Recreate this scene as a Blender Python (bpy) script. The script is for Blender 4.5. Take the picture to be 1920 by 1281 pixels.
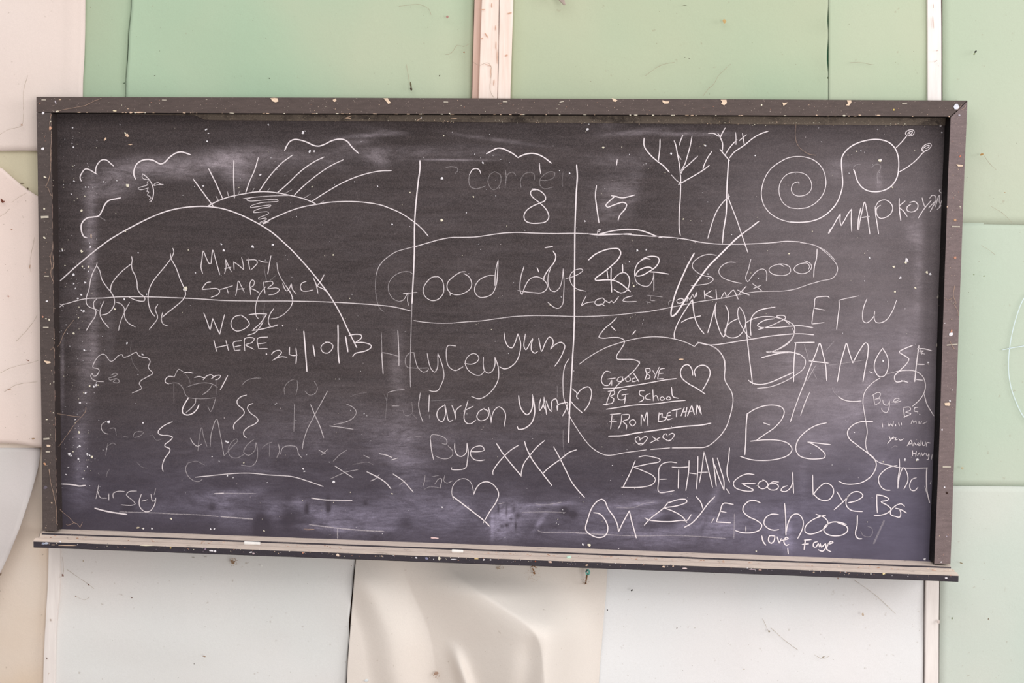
import bpy, bmesh, math, random
from mathutils import Vector, Matrix
from mathutils import noise as mnoise

for o in list(bpy.data.objects):
    bpy.data.objects.remove(o, do_unlink=True)
random.seed(7)
scene = bpy.context.scene
COL = scene.collection

# ------------------------------------------------------------------ camera
F_PX = 2855.0
PITCH = math.radians(4.9)
CAM = Vector((0.0, -4.0, 1.75))
FWD = Vector((0, math.cos(PITCH), -math.sin(PITCH)))
RGT = Vector((1, 0, 0.011)); RGT = (RGT - FWD * RGT.dot(FWD)).normalized()
UP = RGT.cross(FWD).normalized()
cam_data = bpy.data.cameras.new('camera')
cam_data.sensor_width = 36.0
cam_data.lens = F_PX / 1920 * 36.0
cam = bpy.data.objects.new('camera', cam_data)
COL.objects.link(cam)
M = Matrix((RGT, UP, -FWD)).transposed().to_4x4()
M.translation = CAM
cam.matrix_world = M
scene.camera = cam

def P(px, py, d=0.0):
    """point where the sight line of photo pixel (px,py) meets the plane d metres in front of the wall"""
    v = FWD * F_PX + RGT * (px - 960) + UP * (640.5 - py)
    t = (-d - CAM.y) / v.y
    return CAM + v * t

# ------------------------------------------------------------------ light
world = bpy.data.worlds.new('world'); scene.world = world
world.use_nodes = True
bg = world.node_tree.nodes['Background']
bg.inputs[0].default_value = (1.0, 0.985, 0.975, 1)
bg.inputs[1].default_value = 0.58

def area(name, loc, target, sx, sy, power, color):
    l = bpy.data.lights.new(name, 'AREA'); l.shape = 'RECTANGLE'
    l.size = sx; l.size_y = sy; l.energy = power; l.color = color
    o = bpy.data.objects.new(name, l); COL.objects.link(o)
    o.location = loc
    o.rotation_euler = (Vector(target) - Vector(loc)).to_track_quat('-Z', 'Y').to_euler()
    return o
area('window_light', (3.9, -2.8, 2.3), (0.0, 0, 1.3), 2.2, 1.7, 66, (1.0, 0.98, 0.97))
area('front_fill', (2.6, -7.4, 1.4), (-0.4, 0, 1.0), 2.6, 1.8, 125, (1.0, 0.985, 0.975))  # added front fill to even out the brightness, no such window known
area('overhead_fill', (-0.6, -3.6, 4.3), (-0.2, 0, 1.2), 4.5, 2.6, 62, (1.0, 0.985, 0.975))  # added overhead fill that brightens the tray top, no roof opening known

scene.view_settings.view_transform = 'Standard'
scene.view_settings.look = 'None'
scene.view_settings.exposure = 0.12
scene.view_settings.gamma = 1.0
scene.view_settings.use_curve_mapping = False

# ------------------------------------------------------------------ helpers
def s2l(c):
    def f(v):
        v /= 255.0
        return v / 12.92 if v <= 0.04045 else ((v + 0.055) / 1.055) ** 2.4
    return (f(c[0]), f(c[1]), f(c[2]), 1.0)

def tag(o, label=None, cat=None, group=None, kind=None):
    if label: o['label'] = label
    if cat: o['category'] = cat
    if group: o['group'] = group
    if kind: o['kind'] = kind
    return o

def mesh_obj(name, verts, faces, mat=None, parent=None, smooth=False, attrs=None):
    me = bpy.data.meshes.new(name)
    me.from_pydata([tuple(v) for v in verts], [], faces)
    if smooth:
        me.polygons.foreach_set('use_smooth', [True] * len(me.polygons))
    for an, vals in (attrs or {}).items():
        if vals and isinstance(vals[0], (tuple, list)):
            a = me.color_attributes.new(an, 'FLOAT_COLOR', 'POINT')
            flat = [c for v in vals for c in v]
            a.data.foreach_set('color', flat)
        else:
            a = me.attributes.new(an, 'FLOAT', 'POINT')
            a.data.foreach_set('value', vals)
    me.update()
    if mat: me.materials.append(mat)
    o = bpy.data.objects.new(name, me); COL.objects.link(o)
    if parent: o.parent = parent
    return o

def slab(name, poly, df, db, mat, parent=None, bevel=0.0015):
    """plate whose front outline is traced on the plane df and runs straight back to db"""
    front = [P(x, y, df) for x, y in poly]
    back = [Vector((v.x, -db, v.z)) for v in front]
    n = len(poly)
    faces = [list(range(n)), list(range(2 * n - 1, n - 1, -1))]
    for i in range(n):
        j = (i + 1) % n
        faces.append([i, i + n, j + n, j])
    o = mesh_obj(name, front + back, faces, mat, parent)
    bm = bmesh.new(); bm.from_mesh(o.data)
    bmesh.ops.recalc_face_normals(bm, faces=bm.faces)
    if bevel:
        bmesh.ops.bevel(bm, geom=[e for e in bm.edges], offset=bevel, segments=2, affect='EDGES', profile=0.6)
    bm.to_mesh(o.data); bm.free()
    return o

def new_mat(name):
    m = bpy.data.materials.new(name); m.use_nodes = True
    nt = m.node_tree; b = nt.nodes['Principled BSDF']
    b.inputs['Roughness'].default_value = 0.85
    b.inputs['Specular IOR Level'].default_value = 0.2
    return m, nt, b

class N:
    """small node-graph writer"""
    def __init__(s, nt): s.nt = nt
    def node(s, t, **k):
        n = s.nt.nodes.new(t)
        for a, v in k.items(): setattr(n, a, v)
        return n
    def link(s, a, b): s.nt.links.new(a, b)
    def coord(s, scale=(1, 1, 1), loc=(0, 0, 0)):
        g = s.node('ShaderNodeNewGeometry')
        mp = s.node('ShaderNodeMapping'); mp.inputs['Scale'].default_value = scale
        mp.inputs['Location'].default_value = loc
        s.link(g.outputs['Position'], mp.inputs['Vector'])
        return mp.outputs[0]
    def noise(s, scale, detail=3, rough=0.55, sc=(1, 1, 1), loc=(0, 0, 0), dist=0.0):
        n = s.node('ShaderNodeTexNoise')
        n.inputs['Scale'].default_value = scale; n.inputs['Detail'].default_value = detail
        n.inputs['Roughness'].default_value = rough; n.inputs['Distortion'].default_value = dist
        s.link(s.coord(sc, loc), n.inputs['Vector'])
        return n.outputs['Fac']
    def ramp(s, fac, lo, hi, a=0.0, b=1.0):
        n = s.node('ShaderNodeMapRange'); n.clamp = True
        n.inputs['From Min'].default_value = lo; n.inputs['From Max'].default_value = hi
        n.inputs['To Min'].default_value = a; n.inputs['To Max'].default_value = b
        s.link(fac, n.inputs['Value']); return n.outputs[0]
    def mix(s, fac, a, b, mode='MIX'):
        n = s.node('ShaderNodeMix', data_type='RGBA', blend_type=mode)
        for i, v in ((0, fac), (6, a), (7, b)):
            if hasattr(v, 'is_linked') or hasattr(v, 'links'): s.link(v, n.inputs[i])
            elif i == 0: n.inputs[0].default_value = v
            else: n.inputs[i].default_value = v
        return n.outputs[2]
    def math(s, op, a, b=0.0, c=0.0):
        n = s.node('ShaderNodeMath', operation=op)
        for i, v in enumerate((a, b, c)):
            if hasattr(v, 'links'): s.link(v, n.inputs[i])
            else: n.inputs[i].default_value = v
        return n.outputs[0]
    def attr(s, name):
        n = s.node('ShaderNodeAttribute', attribute_name=name); return n
    def bump(s, h, bsdf, strength=0.3, dist=0.001):
        n = s.node('ShaderNodeBump'); n.inputs['Strength'].default_value = strength
        n.inputs['Distance'].default_value = dist
        s.link(h, n.inputs['Height']); s.link(n.outputs[0], bsdf.inputs['Normal'])

# ------------------------------------------------------------------ materials
def sheet_mat(name, ca, cb, cc=None, vscale=1.6, loc=0.0):
    """painted hardboard / paper sheet: two paint tones drifting, grime specks, very fine weave"""
    m, nt, b = new_mat(name); n = N(nt)
    f = n.ramp(n.noise(vscale, 3, 0.5, loc=(loc, 0, loc)), 0.36, 0.64)
    c = n.mix(f, s2l(ca), s2l(cb))
    if cc:
        f2 = n.ramp(n.noise(vscale * 0.8, 2, 0.5, loc=(loc + 7, 3, loc)), 0.5, 0.72)
        c = n.mix(f2, c, s2l(cc))
    sp = n.ramp(n.noise(70, 2, 0.5, loc=(loc, 9, 0)), 0.72, 0.8, 0, 0.35)
    c = n.mix(sp, c, s2l((150, 130, 105)))
    fine = n.ramp(n.noise(420, 2, 0.6), 0.3, 0.7, 0.0, 0.07)
    c = n.mix(fine, c, s2l((120, 110, 95)))
    n.link(c, b.inputs['Base Color'])
    b.inputs['Roughness'].default_value = 0.75
    n.bump(n.noise(26, 4, 0.6, loc=(loc, 0, 0)), b, 0.25, 0.004)
    return m

def paint_mat(name, front, dark, dusty=None):
    """black frame paint: the faces turned to the room are worn grey, side faces have their light or shade painted in, tops carry settled dust"""
    m, nt, b = new_mat(name); n = N(nt)
    g = n.node('ShaderNodeNewGeometry')
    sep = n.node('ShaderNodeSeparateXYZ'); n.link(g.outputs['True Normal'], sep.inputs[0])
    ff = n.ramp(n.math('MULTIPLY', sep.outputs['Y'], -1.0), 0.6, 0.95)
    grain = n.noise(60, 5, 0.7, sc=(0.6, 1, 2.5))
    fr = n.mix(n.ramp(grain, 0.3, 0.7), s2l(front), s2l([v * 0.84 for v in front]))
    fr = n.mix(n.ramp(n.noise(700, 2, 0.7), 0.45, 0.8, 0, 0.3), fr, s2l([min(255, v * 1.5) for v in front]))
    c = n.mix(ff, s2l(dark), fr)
    sp = n.ramp(n.noise(330, 1, 0.5), 0.74, 0.77)
    c = n.mix(n.math('MULTIPLY', sp, 0.6), c, s2l((200, 180, 170)))
    if dusty:
        tf = n.math('MULTIPLY', n.ramp(sep.outputs['Z'], 0.5, 0.85), n.ramp(n.noise(45, 4, 0.7, sc=(0.4, 1, 1)), 0.2, 0.38))
        dc = n.mix(n.ramp(n.noise(90, 4, 0.7, sc=(0.35, 1, 1)), 0.35, 0.65), s2l(dusty), s2l([v * 0.93 for v in dusty]))
        c = n.mix(tf, c, dc)
    n.link(c, b.inputs['Base Color'])
    b.inputs['Roughness'].default_value = 0.6
    n.bump(grain, b, 0.25, 0.001)
    return m

def flat_mat(name, col, rough=0.85, var=0.85, scale=80):
    m, nt, b = new_mat(name); n = N(nt)
    c = n.mix(n.ramp(n.noise(scale, 4, 0.6), 0.3, 0.7), s2l(col), s2l([v * var for v in col]))
    n.link(c, b.inputs['Base Color']); b.inputs['Roughness'].default_value = rough
    return m

def batten_mat(name, ca, cb):
    m, nt, b = new_mat(name); n = N(nt)
    grain = n.noise(30, 4, 0.6, sc=(3, 1, 0.25))
    c = n.mix(n.ramp(grain, 0.35, 0.65), s2l(ca), s2l(cb))
    chip = n.ramp(n.noise(38, 4, 0.7, sc=(1.6, 1, 0.7)), 0.71, 0.75, 0, 0.8)
    c = n.mix(chip, c, s2l((176, 140, 112)))
    n.link(c, b.inputs['Base Color']); n.bump(grain, b, 0.35, 0.003)
    return m

def chalk_mat():
    m, nt, b = new_mat('chalk_line'); n = N(nt)
    n.link(n.mix(0.0, s2l((240, 230, 234)), s2l((240, 230, 234))), b.inputs['Base Color'])
    b.inputs['Roughness'].default_value = 1.0
    b.inputs['Specular IOR Level'].default_value = 0.0
    den = n.attr('chalk').outputs['Fac']
    g1 = n.noise(900, 2, 0.7)
    g2 = n.noise(260, 2, 0.6)
    gr = n.math('ADD', n.math('MULTIPLY', g1, 0.7), n.math('MULTIPLY', g2, 0.6))
    # board grain shows through where the chalk was pressed lightly
    thr = n.math('SUBTRACT', 0.87, n.math('MULTIPLY', den, 0.65))
    d = n.math('SUBTRACT', gr, thr)
    a = n.ramp(d, -0.34, 0.30)
    a = n.math('MULTIPLY', a, n.math('MINIMUM', n.math('ADD', n.math('MULTIPLY', den, 0.85), 0.13), 1.0))
    n.link(a, b.inputs['Alpha'])
    return m

def board_mat():
    m, nt, b = new_mat('slate_paint'); n = N(nt)
    streak = n.noise(9, 6, 0.72, sc=(0.5, 1, 9))
    base = n.mix(n.ramp(streak, 0.3, 0.7), s2l((40, 34, 34)), s2l((62, 54, 54)))
    dark = n.ramp(n.noise(5, 4, 0.65, sc=(0.45, 1, 3.5), loc=(3, 0, 2)), 0.50, 0.70, 0, 0.7)
    base = n.mix(dark, base, s2l((46, 40, 41)))
    fine = n.noise(520, 3, 0.75)
    base = n.mix(n.ramp(fine, 0.45, 0.85, 0, 0.35), base, s2l((150, 135, 135)))
    cool = n.attr('cool').outputs['Fac']
    base = n.mix(cool, base, s2l((57, 51, 62)))
    dust = n.attr('dust').outputs['Fac']
    sw = n.ramp(n.noise(16, 6, 0.78, sc=(0.55, 1, 1.6), dist=0.6), 0.3, 0.7, 0.1, 1.75)
    sv = n.ramp(n.noise(70, 5, 0.75, sc=(0.35, 1, 2.2)), 0.3, 0.7, 0.6, 1.4)
    f = n.math('MULTIPLY', n.math('MULTIPLY', dust, sw), sv)
    f = n.math('MULTIPLY', f, n.ramp(fine, 0.25, 0.75, 0.6, 1.3))
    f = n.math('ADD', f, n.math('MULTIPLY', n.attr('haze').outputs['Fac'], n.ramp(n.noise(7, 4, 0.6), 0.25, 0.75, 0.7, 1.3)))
    n.node('ShaderNodeClamp')
    c = n.mix(n.ramp(f, 0, 1), base, n.mix(cool, s2l((212, 199, 208)), s2l((192, 186, 220))))
    n.link(c, b.inputs['Base Color'])
    b.inputs['Roughness'].default_value = 0.8
    n.bump(streak, b, 0.15, 0.001)
    return m

def vcol_mat():
    m, nt, b = new_mat('flake'); n = N(nt)
    a = n.attr('tone')
    n.link(a.outputs['Color'], b.inputs['Base Color'])
    b.inputs['Roughness'].default_value = 0.95
    return m
CHALK = chalk_mat(); BOARD = board_mat(); FLAKE = vcol_mat()
FRAME_L = paint_mat('worn_paint_lit_jamb', (87, 77, 75), (66, 58, 57))  # left-to-right light put into the tones: front darker, inner face lit
FRAME = paint_mat('worn_paint_shaded_jamb', (122, 107, 107), (22, 19, 19))  # lighter front, near-black inner face: its shade is in the colour
FRAME_T = paint_mat('worn_rail_paint_shaded_edge', (90, 78, 75), (24, 21, 21))  # underside shade is part of the dark colour
TRAY = paint_mat('dusty_tray_paint', (62, 57, 64), (38, 34, 36), (255, 236, 222))
THREAD = flat_mat('cobweb_thread', (196, 166, 148))
THREAD_W = flat_mat('dark_cobweb_thread', (188, 170, 148))

# small irregular flakes: verts collected into one mesh
class Flakes:
    def __init__(s): s.v = []; s.f = []; s.c = []
    def add(s, px, py, d, w, h=None, col=(240, 235, 240), n=7, rot=0.0, dome=0.35, jag=0.3, base=0.0):
        h = h or w
        i0 = len(s.v); sc = 1.0 / 714
        c = P(px, py, d)
        s.v.append(c + Vector((0, -dome * min(w, h) * sc * 0.5 - 0.0004, 0)))
        for k in range(n):
            a = 2 * math.pi * k / n
            r = 0.5 * (1 + random.uniform(-jag, jag))
            dx, dy = math.cos(a) * w * r, math.sin(a) * h * r
            x = dx * math.cos(rot) - dy * math.sin(rot); y = dx * math.sin(rot) + dy * math.cos(rot)
            s.v.append(c + Vector((x * sc, -0.0003, y * sc)))
        for k in range(n):
            s.f.append([i0, i0 + 1 + (k + 1) % n, i0 + 1 + k])
        s.c += [s2l(col)] * (n + 1)
    def build(s, name, parent, kind=None):
        o = mesh_obj(name, s.v, s.f, FLAKE, parent, attrs={'tone': s.c})
        if kind: o['kind'] = kind
        return o

def smooth_path(pts, step=3.0):
    """centripetal Catmull-Rom through 2D points"""
    if len(pts) == 2:
        (x0, y0), (x1, y1) = pts
        k = max(2, int(math.hypot(x1 - x0, y1 - y0) / step))
        return [(x0 + (x1 - x0) * i / k, y0 + (y1 - y0) * i / k) for i in range(k + 1)]
    q = [(2 * pts[0][0] - pts[1][0], 2 * pts[0][1] - pts[1][1])] + pts + [(2 * pts[-1][0] - pts[-2][0], 2 * pts[-1][1] - pts[-2][1])]
    out = []
    for i in range(1, len(q) - 2):
        p0, p1, p2, p3 = q[i - 1], q[i], q[i + 1], q[i + 2]
        L = math.hypot(p2[0] - p1[0], p2[1] - p1[1])
        if L < 1e-6: continue
        k = max(2, int(L / step))
        t = [0.0]
        for a, b2 in ((p0, p1), (p1, p2), (p2, p3)):
            t.append(t[-1] + max(1e-4, math.hypot(b2[0] - a[0], b2[1] - a[1]) ** 0.5))
        for j in range(k):
            u = t[1] + (t[2] - t[1]) * j / k
            def lerp(a, b2, ta, tb): 
                w = (u - ta) / (tb - ta)
                return (a[0] + (b2[0] - a[0]) * w, a[1] + (b2[1] - a[1]) * w)
            A1 = lerp(p0, p1, t[0], t[1]); A2 = lerp(p1, p2, t[1], t[2]); A3 = lerp(p2, p3, t[2], t[3])
            B1 = lerp(A1, A2, t[0], t[2]); B2 = lerp(A2, A3, t[1], t[3])
            out.append(lerp(B1, B2, t[1], t[2]))
    out.append(pts[-1])
    return out

def thread(name, paths, parent, mat, label=None, r=0.0006, seg=4):
    verts, faces = [], []
    for pts in paths:
        w = [P(x, y, d) for x, y, d in pts]
        for i, c in enumerate(w):
            t = (w[min(i + 1, len(w) - 1)] - w[max(i - 1, 0)]).normalized()
            a = t.cross(Vector((0, 1, 0.01))).normalized(); b2 = t.cross(a).normalized()
            i0 = len(verts)
            rr = r * random.uniform(0.6, 1.5)
            for k in range(seg):
                an = 2 * math.pi * k / seg
                verts.append(c + a * math.cos(an) * rr + b2 * math.sin(an) * rr)
            if i:
                for k in range(seg):
                    faces.append([i0 + k, i0 + (k + 1) % seg, i0 - seg + (k + 1) % seg, i0 - seg + k])
    o = mesh_obj(name, verts, faces, mat, parent)
    if label: o['label'] = label
    return o

def lin(table, t):
    if t <= table[0][0]: return table[0][1]
    for (a, va), (b2, vb) in zip(table, table[1:]):
        if t <= b2: return va + (vb - va) * (t - a) / (b2 - a)
    return table[-1][1]
def sst(a, b2, x):
    t = min(1, max(0, (x - a) / (b2 - a))); return t * t * (3 - 2 * t)

def sheet(label, x0, x1, y0, y1, d, mat, parent, h=None, nx=40, ny=60, thick=0.003, name='wallpaper_sheet'):
    """one hardboard / paper sheet; x0,x1 given as tables over y, y0,y1 as tables over x (pixels)"""
    T = lambda v: v if isinstance(v, list) else [(0, v)]
    x0, x1, y0, y1 = T(x0), T(x1), T(y0), T(y1)
    verts = []
    for j in range(ny + 1):
        for i in range(nx + 1):
            u, v = i / nx, j / ny
            y = lin(y0, 0) + (lin(y1, 0) - lin(y0, 0)) * v
            for _ in range(3):
                xa, xb = lin(x0, y), lin(x1, y)
                x = xa + (xb - xa) * u
                y = lin(y0, x) + (lin(y1, x) - lin(y0, x)) * v
            dd = d + (h(x, y) if h else 0.0)
            verts.append(P(x, y, dd))
    nv = len(verts)
    verts += [v + Vector((0, thick, 0)) for v in verts]
    W = nx + 1; faces = []
    for j in range(ny):
        for i in range(nx):
            a = j * W + i
            faces.append([a, a + W, a + W + 1, a + 1])
            faces.append([nv + a, nv + a + 1, nv + a + W + 1, nv + a + W])
    for i in range(nx):
        a = i; faces.append([a, a + 1, nv + a + 1, nv + a])
        a = ny * W + i; faces.append([a, nv + a, nv + a + 1, a + 1])
    for j in range(ny):
        a = j * W; faces.append([a, nv + a, nv + a + W, a + W])
        a = j * W + nx; faces.append([a, a + W, nv + a + W, nv + a])
    o = mesh_obj(name, verts, faces, mat, parent)
    pl = o.data.polygons
    for k in range(2 * nx * ny): pl[k].use_smooth = True
    o['label'] = label
    return o
def wob(s, amp, seed):
    return lambda x, y: amp * (mnoise.noise(Vector((x / s, y / s, seed))) + 0.5)
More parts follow.
